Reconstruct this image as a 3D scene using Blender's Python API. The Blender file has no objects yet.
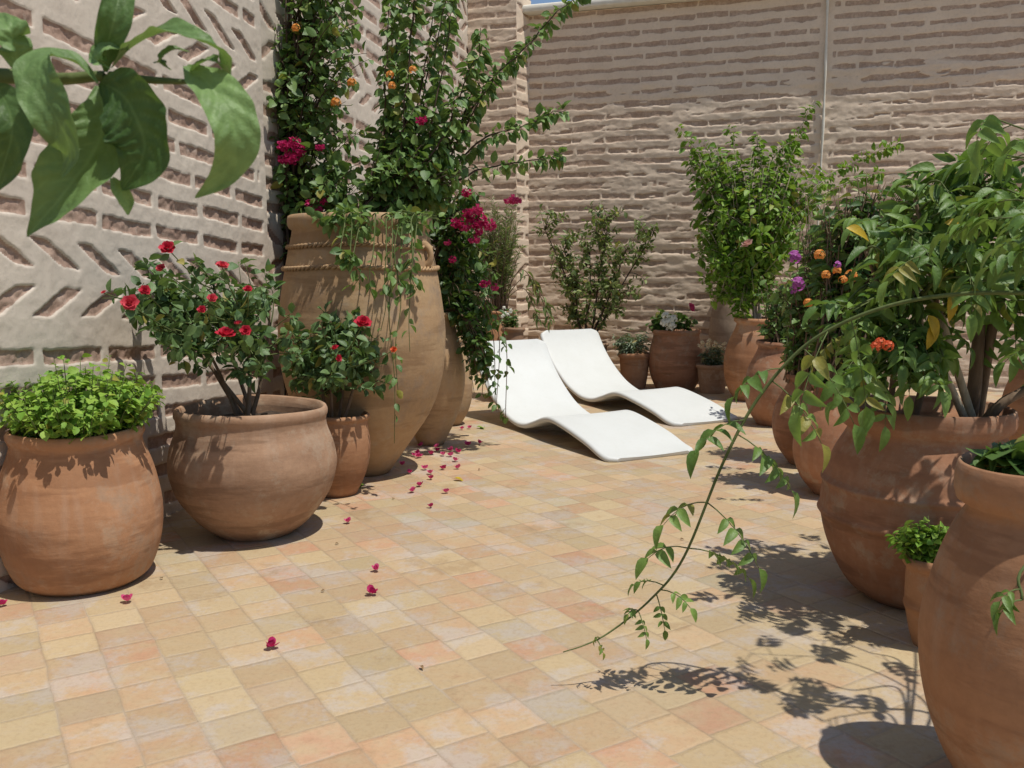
import bpy, math, random
import numpy as np
from mathutils import Vector, Matrix

S = 1.1                       # camera height in metres; measured lengths below are multiples of it
F = 890.0
PITCH = math.radians(7.3)
CP, SP = math.cos(PITCH), math.sin(PITCH)
rng = np.random.default_rng(7)
random.seed(7)

scene = bpy.context.scene
COL = scene.collection

# ------------------------------------------------------------------ helpers
def W(px, py, Y):
    """world point seen at (px,py) of the photograph, Y metres in front of the camera"""
    u, v = (px - 512) / F, (384 - py) / F
    dy, dz = CP + v * SP, -SP + v * CP
    s = Y / dy
    return np.array([u * s, Y, S + dz * s])

def G(px, py):
    u, v = (px - 512) / F, (384 - py) / F
    dy, dz = CP + v * SP, -SP + v * CP
    s = -S / dz
    return np.array([u * s, dy * s, 0.0])

def ppm(Y):                   # metres per pixel at forward distance Y
    return Y / F

def nrm(a):
    a = np.asarray(a, float)
    n = np.linalg.norm(a, axis=-1, keepdims=True)
    return a / np.maximum(n, 1e-9)

def tag(o, label, cat, group=None):
    o['label'] = label; o['category'] = cat
    if group: o['group'] = group
    return o

def empty(name, loc, label, cat, group=None):
    o = bpy.data.objects.new(name, None); COL.objects.link(o)
    o.location = loc; o.empty_display_size = .1
    return tag(o, label, cat, group)

class MB:
    """collects triangles and quads with a per-vertex tint"""
    def __init__(s): s.v = []; s.t = []; s.f3 = []; s.f4 = []; s.n = 0
    def add(s, v, f3=None, f4=None, tint=.5):
        v = np.asarray(v, float).reshape(-1, 3)
        s.v.append(v)
        s.t.append(np.full(len(v), tint, float) if np.isscalar(tint) else np.asarray(tint, float))
        if f3 is not None and len(f3): s.f3.append(np.asarray(f3, int) + s.n)
        if f4 is not None and len(f4): s.f4.append(np.asarray(f4, int) + s.n)
        s.n += len(v)
    def mesh(s, name, mat, origin=(0, 0, 0), smooth=True, attr='tint'):
        me = bpy.data.meshes.new(name)
        v = np.concatenate(s.v) - np.asarray(origin, float)
        f3 = np.concatenate(s.f3) if s.f3 else np.zeros((0, 3), int)
        f4 = np.concatenate(s.f4) if s.f4 else np.zeros((0, 4), int)
        me.vertices.add(len(v)); me.vertices.foreach_set('co', v.astype(np.float32).ravel())
        li = np.concatenate([f3.ravel(), f4.ravel()]).astype(np.int32)
        tot = np.concatenate([np.full(len(f3), 3), np.full(len(f4), 4)]).astype(np.int32)
        st = np.concatenate([[0], np.cumsum(tot)[:-1]]).astype(np.int32)
        me.loops.add(len(li)); me.loops.foreach_set('vertex_index', li)
        me.polygons.add(len(tot)); me.polygons.foreach_set('loop_start', st); me.polygons.foreach_set('loop_total', tot)
        me.polygons.foreach_set('use_smooth', np.full(len(tot), smooth))
        me.update(calc_edges=True); me.validate()
        a = me.attributes.new(attr, 'FLOAT', 'POINT')
        a.data.foreach_set('value', np.concatenate(s.t).astype(np.float32))
        me.materials.append(mat)
        return me
    def build(s, name, mat, parent=None, origin=None, smooth=True, attr='tint'):
        if origin is None: origin = tuple(parent.location) if parent is not None else (0, 0, 0)
        o = bpy.data.objects.new(name, s.mesh(name, mat, origin, smooth, attr)); COL.objects.link(o)
        if parent is not None: o.parent = parent
        else: o.location = origin
        return o

def tube(mb, path, rad, seg=7, tint=.5, cap=True):
    p = np.asarray(path, float); n = len(p)
    r = np.full(n, rad, float) if np.isscalar(rad) else np.asarray(rad, float)
    t = nrm(np.gradient(p, axis=0))
    ref = np.array([0.31, 0.2, 0.93]) if abs(t[0] @ np.array([0.31, .2, .93])) < .9 else np.array([1., 0, 0])
    a = nrm(np.cross(t, ref)); b = np.cross(t, a)
    th = np.linspace(0, 2 * np.pi, seg, endpoint=False)
    v = p[:, None] + r[:, None, None] * (np.cos(th)[None, :, None] * a[:, None] + np.sin(th)[None, :, None] * b[:, None])
    i = np.arange(n - 1)[:, None] * seg; j = np.arange(seg)[None]; k = (j + 1) % seg
    f4 = np.stack([i + j, i + k, i + seg + k, i + seg + j], -1).reshape(-1, 4)
    f3 = None
    v = v.reshape(-1, 3)
    if cap:
        v = np.concatenate([v, p[:1], p[-1:]]); c0, c1 = n * seg, n * seg + 1
        jj = np.arange(seg); kk = (jj + 1) % seg
        f3 = np.concatenate([np.stack([kk, jj, np.full(seg, c0)], -1),
                             np.stack([(n - 1) * seg + jj, (n - 1) * seg + kk, np.full(seg, c1)], -1)])
    mb.add(v, f3, f4, tint)

def bez(p0, p1, p2, n):
    t = np.linspace(0, 1, n)[:, None]
    return (1 - t) ** 2 * p0 + 2 * t * (1 - t) * p1 + t * t * p2

def crom(pts, n):
    p = np.asarray(pts, float)
    q = np.concatenate([2 * p[:1] - p[1:2], p, 2 * p[-1:] - p[-2:-1]])
    m = len(p) - 1
    x = np.linspace(0, m, n); i = np.minimum(x.astype(int), m - 1); t = (x - i)[:, None]
    a, b, c, d = q[i], q[i + 1], q[i + 2], q[i + 3]
    return .5 * (2 * b + (c - a) * t + (2 * a - 5 * b + 4 * c - d) * t ** 2 + (3 * b - a - 3 * c + d) * t ** 3)

_lat = rng.random((256, 256))
def vnoise(x, y, s=0):
    x = np.asarray(x, float) + s * 17.31; y = np.asarray(y, float) + s * 9.77
    xi, yi = np.floor(x).astype(int), np.floor(y).astype(int)
    fx, fy = x - xi, y - yi
    fx = fx * fx * (3 - 2 * fx); fy = fy * fy * (3 - 2 * fy)
    g = lambda a, b: _lat[a & 255, b & 255]
    return (g(xi, yi) * (1 - fx) * (1 - fy) + g(xi + 1, yi) * fx * (1 - fy) + g(xi, yi + 1) * (1 - fx) * fy + g(xi + 1, yi + 1) * fx * fy) * 2 - 1

def fbm(x, y, s=0, o=3):
    r = 0; a = 1
    for k in range(o):
        r = r + a * vnoise(x * 2 ** k, y * 2 ** k, s + k); a *= .5
    return r

def sstep(a, b, x):
    t = np.clip((x - a) / (b - a), 0, 1); return t * t * (3 - 2 * t)

# ------------------------------------------------------------------ materials
def nodes(name):
    m = bpy.data.materials.new(name); m.use_nodes = True
    nt = m.node_tree; nt.nodes.clear()
    out = nt.nodes.new('ShaderNodeOutputMaterial')
    return m, nt, out

class N:
    def __init__(s, nt): s.nt = nt
    def __call__(s, t, **kw):
        n = s.nt.nodes.new('ShaderNode' + t)
        for k, v in kw.items(): setattr(n, k, v)
        return n
    def l(s, a, b): s.nt.links.new(a, b)
    def val(s, inp, x):
        if isinstance(x, (int, float)): inp.default_value = x
        elif isinstance(x, (tuple, list)): inp.default_value = tuple(x) + ((1,) if len(x) == 3 and inp.type == 'RGBA' else ())
        else: s.l(x, inp)
    def math(s, op, a, b=None, c=None):
        n = s('Math', operation=op); s.val(n.inputs[0], a)
        if b is not None: s.val(n.inputs[1], b)
        if c is not None: s.val(n.inputs[2], c)
        return n.outputs[0]
    def mix(s, f, a, b, mode='MIX'):
        n = s('Mix', data_type='RGBA', blend_type=mode); s.val(n.inputs[0], f); s.val(n.inputs[6], a); s.val(n.inputs[7], b)
        return n.outputs[2]
    def noise(s, vec, scale, detail=4, rough=.55, out=0):
        n = s('TexNoise'); n.inputs['Scale'].default_value = scale; n.inputs['Detail'].default_value = detail
        n.inputs['Roughness'].default_value = rough
        if vec is not None: s.l(vec, n.inputs['Vector'])
        return n.outputs[out]
    def ramp(s, x, pts):
        n = s('ValToRGB'); s.l(x, n.inputs[0]); e = n.color_ramp.elements
        while len(e) < len(pts): e.new(.5)
        for i, (p, c) in enumerate(pts):
            e[i].position = p; e[i].color = (c, c, c, 1) if isinstance(c, (int, float)) else tuple(c) + (1,)
        return n.outputs[0]
    def bump(s, h, strength, dist, normal=None):
        n = s('Bump'); n.inputs['Strength'].default_value = strength; n.inputs['Distance'].default_value = dist
        s.l(h, n.inputs['Height'])
        if normal is not None: s.l(normal, n.inputs['Normal'])
        return n.outputs[0]

def principled(n, out, col, rough=.8, normal=None, spec=.3, **kw):
    b = n('BsdfPrincipled'); n.val(b.inputs['Base Color'], col); n.val(b.inputs['Roughness'], rough)
    b.inputs['Specular IOR Level'].default_value = spec
    for k, v in kw.items(): n.val(b.inputs[k], v)
    if normal is not None: n.l(normal, b.inputs['Normal'])
    n.l(b.outputs[0], out.inputs['Surface'])
    return b

def mat_clay(name, c1, c2, c3, rough=.85, lime=.25):
    m, nt, out = nodes(name); n = N(nt)
    tc = n('TexCoord'); oi = n('ObjectInfo')
    off = n('VectorMath', operation='MULTIPLY_ADD'); n.l(oi.outputs['Random'], off.inputs[0])
    off.inputs[1].default_value = (37, 53, 71); n.l(tc.outputs['Object'], off.inputs[2])
    v = off.outputs[0]
    st = n('VectorMath', operation='MULTIPLY'); n.l(v, st.inputs[0]); st.inputs[1].default_value = (.5, .5, 3.2)
    big = n.noise(v, 2.3, 5, .6); band = n.noise(st.outputs[0], 5, 4, .6); fine = n.noise(v, 38, 5, .65)
    col = n.mix(n.ramp(big, [(.3, 0.), (.7, 1.)]), c1, c2)
    col = n.mix(n.ramp(band, [(.46, 0.), (.72, .42)]), col, c3)
    blot = n.noise(v, 6, 7, .75)
    col = n.mix(n.math('MULTIPLY', n.ramp(blot, [(.52, 0.), (.64, 1.)]), lime), col, (.50, .405, .29))
    dark = n.noise(v, 3.0, 7, .78)
    col = n.mix(n.math('MULTIPLY', n.ramp(dark, [(.52, 0.), (.70, 1.)]), .5), col, (.15, .08, .052))
    sg = n('TexNoise'); sg.inputs['Scale'].default_value = 4; sg.inputs['Detail'].default_value = 6
    st2 = n('VectorMath', operation='MULTIPLY'); n.l(v, st2.inputs[0]); st2.inputs[1].default_value = (4.5, 4.5, .5); n.l(st2.outputs[0], sg.inputs['Vector'])
    col = n.mix(n.math('MULTIPLY', n.ramp(sg.outputs[0], [(.55, 0.), (.75, 1.)]), .28), col, (.48, .37, .28))
    hz = n.noise(st.outputs[0], 2.6, 5, .65)
    col = n.mix(n.math('MULTIPLY', n.ramp(hz, [(.52, 0.), (.58, 1.)]), .38), col, tuple(x * .6 for x in c3))
    col = n.mix(n.ramp(fine, [(.35, 0.), (.75, .28)]), col, tuple(x * .55 for x in c1))
    hue = n('HueSaturation'); n.l(col, hue.inputs['Color'])
    n.l(n.math('MULTIPLY_ADD', oi.outputs['Random'], .28, .86), hue.inputs['Value'])
    h = n.math('ADD', n.math('MULTIPLY', n.noise(st.outputs[0], 14, 4, .6), .45), n.math('MULTIPLY', fine, .5))
    nb = n.bump(h, .45, .005)
    nb = n.bump(n.noise(v, 9, 4), .35, .012, nb)
    principled(n, out, hue.outputs[0], rough, nb, .25)
    return m

CLAY = {
 'orange': mat_clay('terracotta', (.355, .175, .085), (.44, .24, .13), (.25, .11, .055), lime=.4),
 'brown': mat_clay('brown_terracotta', (.275, .16, .095), (.385, .245, .155), (.165, .092, .055), lime=.6),
 'pale': mat_clay('pale_clay', (.445, .285, .15), (.51, .355, .20), (.35, .20, .10), lime=.5),
 'red': mat_clay('red_terracotta', (.315, .145, .075), (.41, .215, .125), (.19, .082, .046), lime=.55),
 'grey': mat_clay('weathered_clay', (.37, .28, .21), (.43, .34, .26), (.32, .23, .17), lime=.4),
}

def mat_leaf(name, dark, light, trans=.32, rough=.42, spec=.45):
    m, nt, out = nodes(name); n = N(nt)
    at = n('Attribute', attribute_name='tint'); tc = n('TexCoord')
    f = at.outputs['Fac']
    col = n.mix(f, dark, light)
    col = n.mix(n.ramp(f, [(.955, 0.), (.975, .75)]), col, (.36, .27, .055))
    col = n.mix(n.ramp(n.noise(tc.outputs['Object'], 60, 3), [(.4, 0.), (.75, .35)]), col, tuple(x * .6 for x in dark))
    b = n('BsdfPrincipled'); n.l(col, b.inputs['Base Color']); b.inputs['Roughness'].default_value = rough
    n.l(n.bump(n.noise(tc.outputs['Object'], 110, 4, .6), .5, .004), b.inputs['Normal'])
    b.inputs['Specular IOR Level'].default_value = spec
    t = n('BsdfTranslucent')
    n.l(n.mix(.5, col, (.22, .36, .03)), t.inputs['Color'])
    mx = n('MixShader'); mx.inputs[0].default_value = trans
    n.l(b.outputs[0], mx.inputs[1]); n.l(t.outputs[0], mx.inputs[2]); n.l(mx.outputs[0], out.inputs['Surface'])
    return m

LEAF = {
 'mint': mat_leaf('mint_leaf', (.15, .31, .035), (.34, .50, .08), .3, .55, .3),
 'rose': mat_leaf('rose_leaf', (.055, .115, .035), (.155, .245, .085), .22, .5),
 'vine': mat_leaf('vine_leaf', (.07, .15, .035), (.23, .35, .105), .3, .48),
 'bright': mat_leaf('bright_leaf', (.10, .22, .02), (.26, .41, .05), .34, .5),
 'olive': mat_leaf('olive_leaf', (.085, .13, .035), (.24, .29, .09), .26, .5),
 'grey': mat_leaf('grey_leaf', (.12, .17, .10), (.25, .30, .2), .2, .6),
 'dark': mat_leaf('dark_leaf', (.04, .095, .02), (.13, .225, .055), .26, .45),
 'big': mat_leaf('broad_leaf', (.06, .14, .025), (.22, .345, .075), .34, .45),
 'lemon': mat_leaf('citrus_leaf', (.045, .095, .025), (.235, .37, .13), .28, .5, .3),
 'yellow': mat_leaf('yellowed_leaf', (.5, .33, .02), (.6, .42, .04), .3),
}

def mat_flower(name, c1, c2, trans=.3):
    m, nt, out = nodes(name); n = N(nt)
    at = n('Attribute', attribute_name='tint')
    col = n.mix(at.outputs['Fac'], c1, c2)
    b = n('BsdfPrincipled'); n.l(col, b.inputs['Base Color']); b.inputs['Roughness'].default_value = .6
    t = n('BsdfTranslucent'); n.l(col, t.inputs['Color'])
    mx = n('MixShader'); mx.inputs[0].default_value = trans
    n.l(b.outputs[0], mx.inputs[1]); n.l(t.outputs[0], mx.inputs[2]); n.l(mx.outputs[0], out.inputs['Surface'])
    return m

FLW = {
 'red': mat_flower('red_petal', (.42, .008, .03), (.66, .035, .075)),
 'coral': mat_flower('coral_petal', (.55, .03, .06), (.72, .10, .13)),
 'magenta': mat_flower('magenta_bract', (.45, .012, .12), (.68, .05, .2)),
 'pink': mat_flower('pink_bract', (.55, .03, .16), (.68, .1, .26)),
 'orange': mat_flower('orange_petal', (.75, .23, .03), (.8, .42, .1)),
 'purple': mat_flower('purple_petal', (.36, .06, .32), (.55, .16, .5)),
 'white': mat_flower('white_petal', (.72, .72, .62), (.82, .82, .74)),
 'blush': mat_flower('blush_petal', (.6, .33, .27), (.72, .48, .42)),
 'scarlet': mat_flower('scarlet_petal', (.65, .08, .02), (.75, .16, .05)),
 'cream': mat_flower('cream_floret', (.65, .55, .33), (.8, .74, .58)),
}

def mat_simple(name, c1, c2, scale=20, rough=.85, bump=.4, dist=.005, stretch=None):
    m, nt, out = nodes(name); n = N(nt); tc = n('TexCoord'); v = tc.outputs['Object']
    if stretch:
        s = n('VectorMath', operation='MULTIPLY'); n.l(v, s.inputs[0]); s.inputs[1].default_value = stretch; v = s.outputs[0]
    a = n.noise(v, scale, 6, .65)
    principled(n, out, n.mix(n.ramp(a, [(.3, 0.), (.7, 1.)]), c1, c2), rough, n.bump(a, bump, dist), .25)
    return m

BARK = mat_simple('bark', (.10, .065, .04), (.24, .17, .115), 30, stretch=(1, 1, .2))
BARKD = mat_simple('dark_bark', (.035, .024, .016), (.10, .07, .048), 30, stretch=(1, 1, .2))
BARKL = mat_simple('pale_bark', (.28, .23, .16), (.45, .39, .29), 40, stretch=(1, 1, .3))
TWIG = mat_simple('green_twig', (.07, .10, .03), (.14, .17, .06), 30)
TWIGB = mat_simple('brown_twig', (.12, .075, .04), (.2, .15, .07), 30)
DRY = mat_simple('dry_leaf_brown', (.13, .075, .035), (.26, .16, .075), 60)
SOIL = mat_simple('potting_soil', (.03, .02, .014), (.085, .06, .042), 35, .95, 1., .02)
ROPE = CLAY['pale']

def mat_white():
    m, nt, out = nodes('white_fibreglass'); n = N(nt); tc = n('TexCoord'); v = tc.outputs['Object']
    a = n.noise(v, 5, 6, .65); b = n.noise(v, 40, 4)
    col = n.mix(n.ramp(a, [(.4, 0.), (.75, .5)]), (.60, .615, .595), (.54, .55, .52))
    col = n.mix(n.ramp(b, [(.55, 0.), (.8, .16)]), col, (.5, .48, .42))
    principled(n, out, col, .5, n.bump(b, .12, .003), .35)
    return m
WHITE = mat_white()

def mat_wall(name, plaster, plaster2, brick, brick2):
    m, nt, out = nodes(name); n = N(nt); tc = n('TexCoord'); v = tc.outputs['Object']
    at = n('Attribute', attribute_name='brick')
    a = n.noise(v, 3.5, 6, .65); b = n.noise(v, 45, 5, .7); c = n.noise(v, 9, 4, .6)
    p = n.mix(n.ramp(a, [(.35, 0.), (.68, 1.)]), plaster, plaster2)
    p = n.mix(n.ramp(b, [(.5, 0.), (.8, .4)]), p, tuple(x * .6 for x in plaster2))
    bk = n.mix(n.ramp(c, [(.35, 0.), (.65, 1.)]), brick, brick2)
    bk = n.mix(n.ramp(b, [(.4, 0.), (.7, .6)]), bk, tuple(x * .5 for x in brick))
    bk = n.mix(n.ramp(n.noise(v, 22, 5, .7), [(.58, 0.), (.72, .55)]), bk, plaster2)
    col = n.mix(n.ramp(at.outputs['Fac'], [(.35, 0.), (.65, 1.)]), p, bk)
    nb = n.bump(b, .45, .003); nb = n.bump(n.noise(v, 14, 5, .6), .25, .006, nb)
    principled(n, out, col, .93, nb, .15)
    return m
WALLM = mat_wall('mortar_and_brick', (.65, .57, .47), (.57, .49, .405), (.37, .245, .185), (.48, .345, .265))
WALLB = mat_wall('rough_mortar_and_brick', (.74, .605, .465), (.65, .525, .40), (.43, .305, .22), (.54, .405, .305))
PLASTER = mat_simple('lime_plaster', (.62, .59, .50), (.72, .70, .62), 12)

def mat_floor():
    m, nt, out = nodes('zellige_tiles'); n = N(nt); tc = n('TexCoord'); v0 = tc.outputs['Object']
    rot = n('VectorRotate', rotation_type='Z_AXIS'); n.l(v0, rot.inputs['Vector']); rot.inputs['Angle'].default_value = math.radians(-31.9)
    wob = n('VectorMath', operation='SUBTRACT'); n.l(n.noise(v0, 7, 3, .6, 1), wob.inputs[0]); wob.inputs[1].default_value = (.5, .5, .5)
    ma = n('VectorMath', operation='MULTIPLY_ADD'); n.l(wob.outputs[0], ma.inputs[0]); ma.inputs[1].default_value = (.014, .014, 0); n.l(rot.outputs[0], ma.inputs[2])
    sx = n('SeparateXYZ'); n.l(ma.outputs[0], sx.inputs[0])
    T = .132 * S
    x = n.math('DIVIDE', n.math('ADD', sx.outputs[0], 50 * T), T); y = n.math('DIVIDE', n.math('ADD', sx.outputs[1], 50 * T), T)
    # rows slip a little against each other, the columns stay straight
    ix = n.math('FLOOR', x)
    wn1 = n('TexWhiteNoise', noise_dimensions='1D'); n.l(ix, wn1.inputs['W'])
    y = n.math('ADD', y, n.math('MULTIPLY', wn1.outputs['Value'], .5))
    iy = n.math('FLOOR', y)
    fx = n.math('SUBTRACT', x, ix); fy = n.math('SUBTRACT', y, iy)
    cm = n('CombineXYZ'); n.l(ix, cm.inputs[0]); n.l(iy, cm.inputs[1])
    wn = n('TexWhiteNoise', noise_dimensions='2D'); n.l(cm.outputs[0], wn.inputs['Vector'])
    sc = n('SeparateColor'); n.l(wn.outputs['Color'], sc.inputs[0])
    r1, r2, r3 = sc.outputs
    rp = n('ValToRGB'); n.l(r1, rp.inputs[0]); rp.color_ramp.interpolation = 'LINEAR'
    cols = [(0, (.475, .37, .21)), (.18, (.49, .36, .205)), (.34, (.485, .30, .175)), (.5, (.465, .36, .21)), (.62, (.50, .295, .17)), (.74, (.49, .39, .235)), (.88, (.51, .26, .155)), (1, (.42, .365, .245))]
    e = rp.color_ramp.elements
    while len(e) < len(cols): e.new(.5)
    for i, (p, c) in enumerate(cols): e[i].position = p; e[i].color = c + (1,)
    big = n.noise(v0, 1.3, 5, .6); mid = n.noise(v0, 11, 6, .65); fine = n.noise(v0, 70, 4, .7)
    col = n.mix(n.ramp(mid, [(.40, 0.), (.64, .65)]), rp.outputs[0], (.475, .365, .215))
    col = n.mix(n.ramp(big, [(.42, 0.), (.75, .4)]), col, (.49, .385, .24))
    col = n.mix(n.math('MULTIPLY', n.ramp(n.noise(v0, 3.6, 7, .75), [(.50, 0.), (.59, 1.)]), .6), col, (.47, .42, .375))
    col = n.mix(n.ramp(fine, [(.48, 0.), (.75, .42)]), col, (.30, .20, .115))
    m2 = n.noise(v0, 24, 6, .7)
    col = n.mix(n.ramp(m2, [(.5, 0.), (.68, .4)]), col, (.47, .375, .25))
    col = n.mix(n.ramp(m2, [(.30, .35), (.42, 0.)]), col, (.36, .20, .115))
    stain = n.noise(v0, 2.1, 7, .72)
    col = n.mix(n.math('MULTIPLY', n.ramp(stain, [(.57, 0.), (.64, 1.)]), .5), col, (.31, .205, .11))
    hs = n('HueSaturation'); n.l(col, hs.inputs['Color']); n.l(n.math('MULTIPLY_ADD', r2, .18, .80), hs.inputs['Value'])
    # distance to the tile edge
    ex = n.math('MINIMUM', fx, n.math('SUBTRACT', 1., fx)); ey = n.math('MINIMUM', fy, n.math('SUBTRACT', 1., fy))
    ed = n.math('MINIMUM', ex, ey)
    ed = n.math('ADD', ed, n.math('MULTIPLY', n.math('SUBTRACT', n.noise(v0, 45, 4, .7),   .5), .06))
    joint = n.ramp(ed, [(.008, 1.), (.036, 0.)])
    jc = n.mix(n.ramp(n.noise(v0, 3, 4), [(.4, 0.), (.65, 1.)]), (.26, .19, .12), (.40, .33, .25))
    fin = n.mix(n.math('MULTIPLY', joint, n.math('MULTIPLY_ADD', n.noise(v0, 6, 5, .7), 1.5, -.32)), hs.outputs[0], jc)
    # every tile is laid a little off level
    tilt = n.math('ADD', n.math('MULTIPLY', n.math('SUBTRACT', r2, .5), fx), n.math('MULTIPLY', n.math('SUBTRACT', r3, .5), fy))
    h = n.math('ADD', n.math('MULTIPLY', n.ramp(ed, [(.0, 0.), (.07, 1.)]), .003), n.math('MULTIPLY', tilt, .005))
    h = n.math('ADD', h, n.math('MULTIPLY', mid, .004)); h = n.math('ADD', h, n.math('MULTIPLY', fine, .0012))
    bp = n('Bump'); bp.inputs['Strength'].default_value = .8; bp.inputs['Distance'].default_value = 1.; n.l(h, bp.inputs['Height'])
    principled(n, out, fin, n.math('MULTIPLY_ADD', mid, .3, .5), bp.outputs[0], .3)
    return m

# ------------------------------------------------------------------ ground
mb = MB()
gx = np.linspace(-14, 14, 57); gy = np.linspace(-10, 18, 57)
X, Y = np.meshgrid(gx, gy, indexing='ij')
v = np.stack([X, Y, np.zeros_like(X)], -1).reshape(-1, 3)
i = (np.arange(56)[:, None] * 57 + np.arange(56)[None]).ravel()
mb.add(v, None, np.stack([i, i + 57, i + 58, i + 1], -1))
fl = mb.build('floor', mat_floor()); fl['kind'] = 'structure'

# ------------------------------------------------------------------ walls: real relief, bricks set back between thick mortar
def relief_wall(name, mat, p0, d, length, height, du, dv, fn, label, thick=.3, cat='wall'):
    d = nrm(np.array([d[0], d[1], 0.])); nn = np.array([d[1], -d[0], 0.])     # face normal, to the right of d
    nu, nv = int(length / du) + 1, int(height / dv) + 1
    u = np.linspace(0, length, nu); z = np.linspace(0, height, nv)
    U, Z = np.meshgrid(u, z, indexing='ij')
    h, b = fn(U, Z)
    o = np.array([p0[0], p0[1], 0.])
    v = o + U[..., None] * d + Z[..., None] * np.array([0, 0, 1.]) + h[..., None] * nn
    i = (np.arange(nu - 1)[:, None] * nv + np.arange(nv - 1)[None]).ravel()
    mb = MB(); mb.add(v, None, np.stack([i, i + nv, i + nv + 1, i + 1], -1), b.ravel())
    # sides, top and back of the wall
    V = v.reshape(nu, nv, 3)
    ring = np.concatenate([V[:, 0], V[-1, 1:], V[-2::-1, -1], V[0, -2:0:-1]])
    k = len(ring); base = ring - nn * ((ring - o) @ nn)[:, None] - nn * thick
    j = np.arange(k); jn = (j + 1) % k
    mb.add(np.concatenate([ring, base]), None, np.stack([jn, j, k + j, k + jn], -1), 0.)
    c = np.array([o, o + d * length, o + d * length + [0, 0, height], o + [0, 0, height]]) - nn * thick
    mb.add(c, None, [[3, 2, 1, 0]], 0.)
    ob = mb.build(name, mat, None, tuple(o), True, 'brick')
    tag(ob, label, cat)
    return ob

PERIOD = 1.08 * S
def zig_pattern(tilt, seed, soft=.004, end=None):
    ph = rng.random(4000)
    def fn(U, Z):
        wu = U + .006 * fbm(U * 9, Z * 9, seed + 3, 3); wz = Z + .005 * fbm(U * 6, Z * 6, seed + 5, 3) + .0022 * fbm(U * 38, Z * 38, seed + 6, 2)
        v = wz + tilt * U
        q = v - .91 * S; per = np.floor(q / PERIOD); q = (q - per * PERIOD) / S
        b = np.zeros_like(U)
        for c, sg in ((.10, 1), (.262, -1)):
            s = (wu / S - sg * 1.7 * (q - c)) / .225; k = np.floor(s)
            jit = ph[(k.astype(int) * 7 + 31) % 4000]
            sx = sstep(.200 + .02 * jit, .165, np.abs(s - k - .5)); sy = sstep(.047 + soft, .047 - soft, np.abs(q - c))
            b = np.maximum(b, sx * sy)
        for r in range(6):
            c = .40 + .12 * r
            rid = (per.astype(int) * 6 + r + 50)
            s = wu / S / .33 + ph[rid % 4000]; k = np.floor(s)
            jj = ph[(rid * 53 + k.astype(int)) % 4000]
            gap = .045 + .035 * jj
            sx = sstep(gap - .02, gap + .02, np.minimum(s - k, 1 - s + k)); sy = sstep(.024 + soft, .024 - soft, np.abs(q - c + .006 * (jj - .5)))
            b = np.maximum(b, sx * sy)
        if end is not None: b = b * sstep(end, end - .02, U + .02 * vnoise(Z * 8, Z * 0, seed))
        mort = .003 * fbm(U * 2.5, Z * 2.5, seed, 2) + .0012 * fbm(U * 22, Z * 22, seed + 1, 3)
        bk = -.0095 + .006 * fbm(U * 24, Z * 24, seed + 2, 3)
        return mort * (1 - b) + bk * b, b
    return fn

ul = nrm(np.array([.207, .978])); nl = np.array([.978, -.207])
P0 = np.array([-1.40, 3.61]) * S
A0 = P0 - ul * 2.3 * S
relief_wall('brick_wall', WALLM, A0, ul, (2.3 + .89) * S, 3.3 * S, .0080, .0068, zig_pattern(.07, 1, end=(2.3 + .89) * S - .05), 'near left wall of pale mortar with recessed bricks in straight courses and zigzag rows')
A1 = P0 - nl * .03 * S + ul * .895 * S
relief_wall('brick_wall', WALLM, A1, ul, (5.08 - .895) * S, 3.9 * S, .018, .012, zig_pattern(0., 11), 'further left wall with diagonal bricks behind the vines of the giant jar')

def back_pattern(seed, shade_line=True, seam=None):
    ph = rng.random(4000)
    CH = .101 * S
    def fn(U, Z):
        wz = Z + .005 * fbm(U * 1.4, Z * 1.2, seed + 3, 2) + .003 * fbm(U * 14, Z * 14, seed + 4, 3)
        wu = U + .012 * fbm(U * 9, Z * 9, seed + 6, 3)
        r = np.floor(wz / CH); q = wz / CH - r
        s = wu / (.30 * S) + ph[r.astype(int) % 4000] * 3; k = np.floor(s)
        jj = ph[(r.astype(int) * 61 + k.astype(int)) % 4000]; j2 = ph[(r.astype(int) * 17 + k.astype(int) * 5 + 900) % 4000]
        gap = np.maximum(.10 * (jj - .30), -.03)
        sx = sstep(gap - .022, gap + .022, np.minimum(s - k, 1 - s + k))
        rough = sstep(2.72, 2.6, Z / S + .16 * fbm(U * 1.1, Z * .3, seed + 8, 2)) if shade_line else np.ones_like(U)
        # upper and lower edge of every row wander on their own, and every brick sits a little off
        lo = .30 - .04 * rough + .07 * vnoise(U * 7, r * 13.7, seed + 9) + .05 * vnoise(U * 23, r * 5.3, seed + 10) + .06 * (jj - .5)
        hi = .70 + .03 * rough + .07 * vnoise(U * 6, r * 7.3, seed + 2) + .05 * vnoise(U * 25, r * 3.1, seed + 12) + .06 * (j2 - .5)
        sy = sstep(lo - .06, lo + .06, q) * sstep(hi + .06, hi - .06, q)
        b = sx * sy
        b = b * (1 - .9 * rough * sstep(.18, .42, fbm(U * 4.5, Z * 16, seed + 14, 4)))
        if seam is not None: b = b * sstep(.04, .08, np.abs(U - seam))
        mort = (.0015 + .0026 * rough) * fbm(U * 6, Z * 13, seed, 5) + .006 * rough + .0012 * fbm(U * 34, Z * 34, seed + 1, 2)
        mort = mort + rough * .003 * (1 - np.abs(2 * ((q + .25) % 1) - 1))
        bk = -.004 + .0045 * rough + .005 * (j2 - .5) + .003 * fbm(U * 18, Z * 24, seed + 7, 3)
        return mort * (1 - b) + bk * b, b
    return fn

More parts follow.
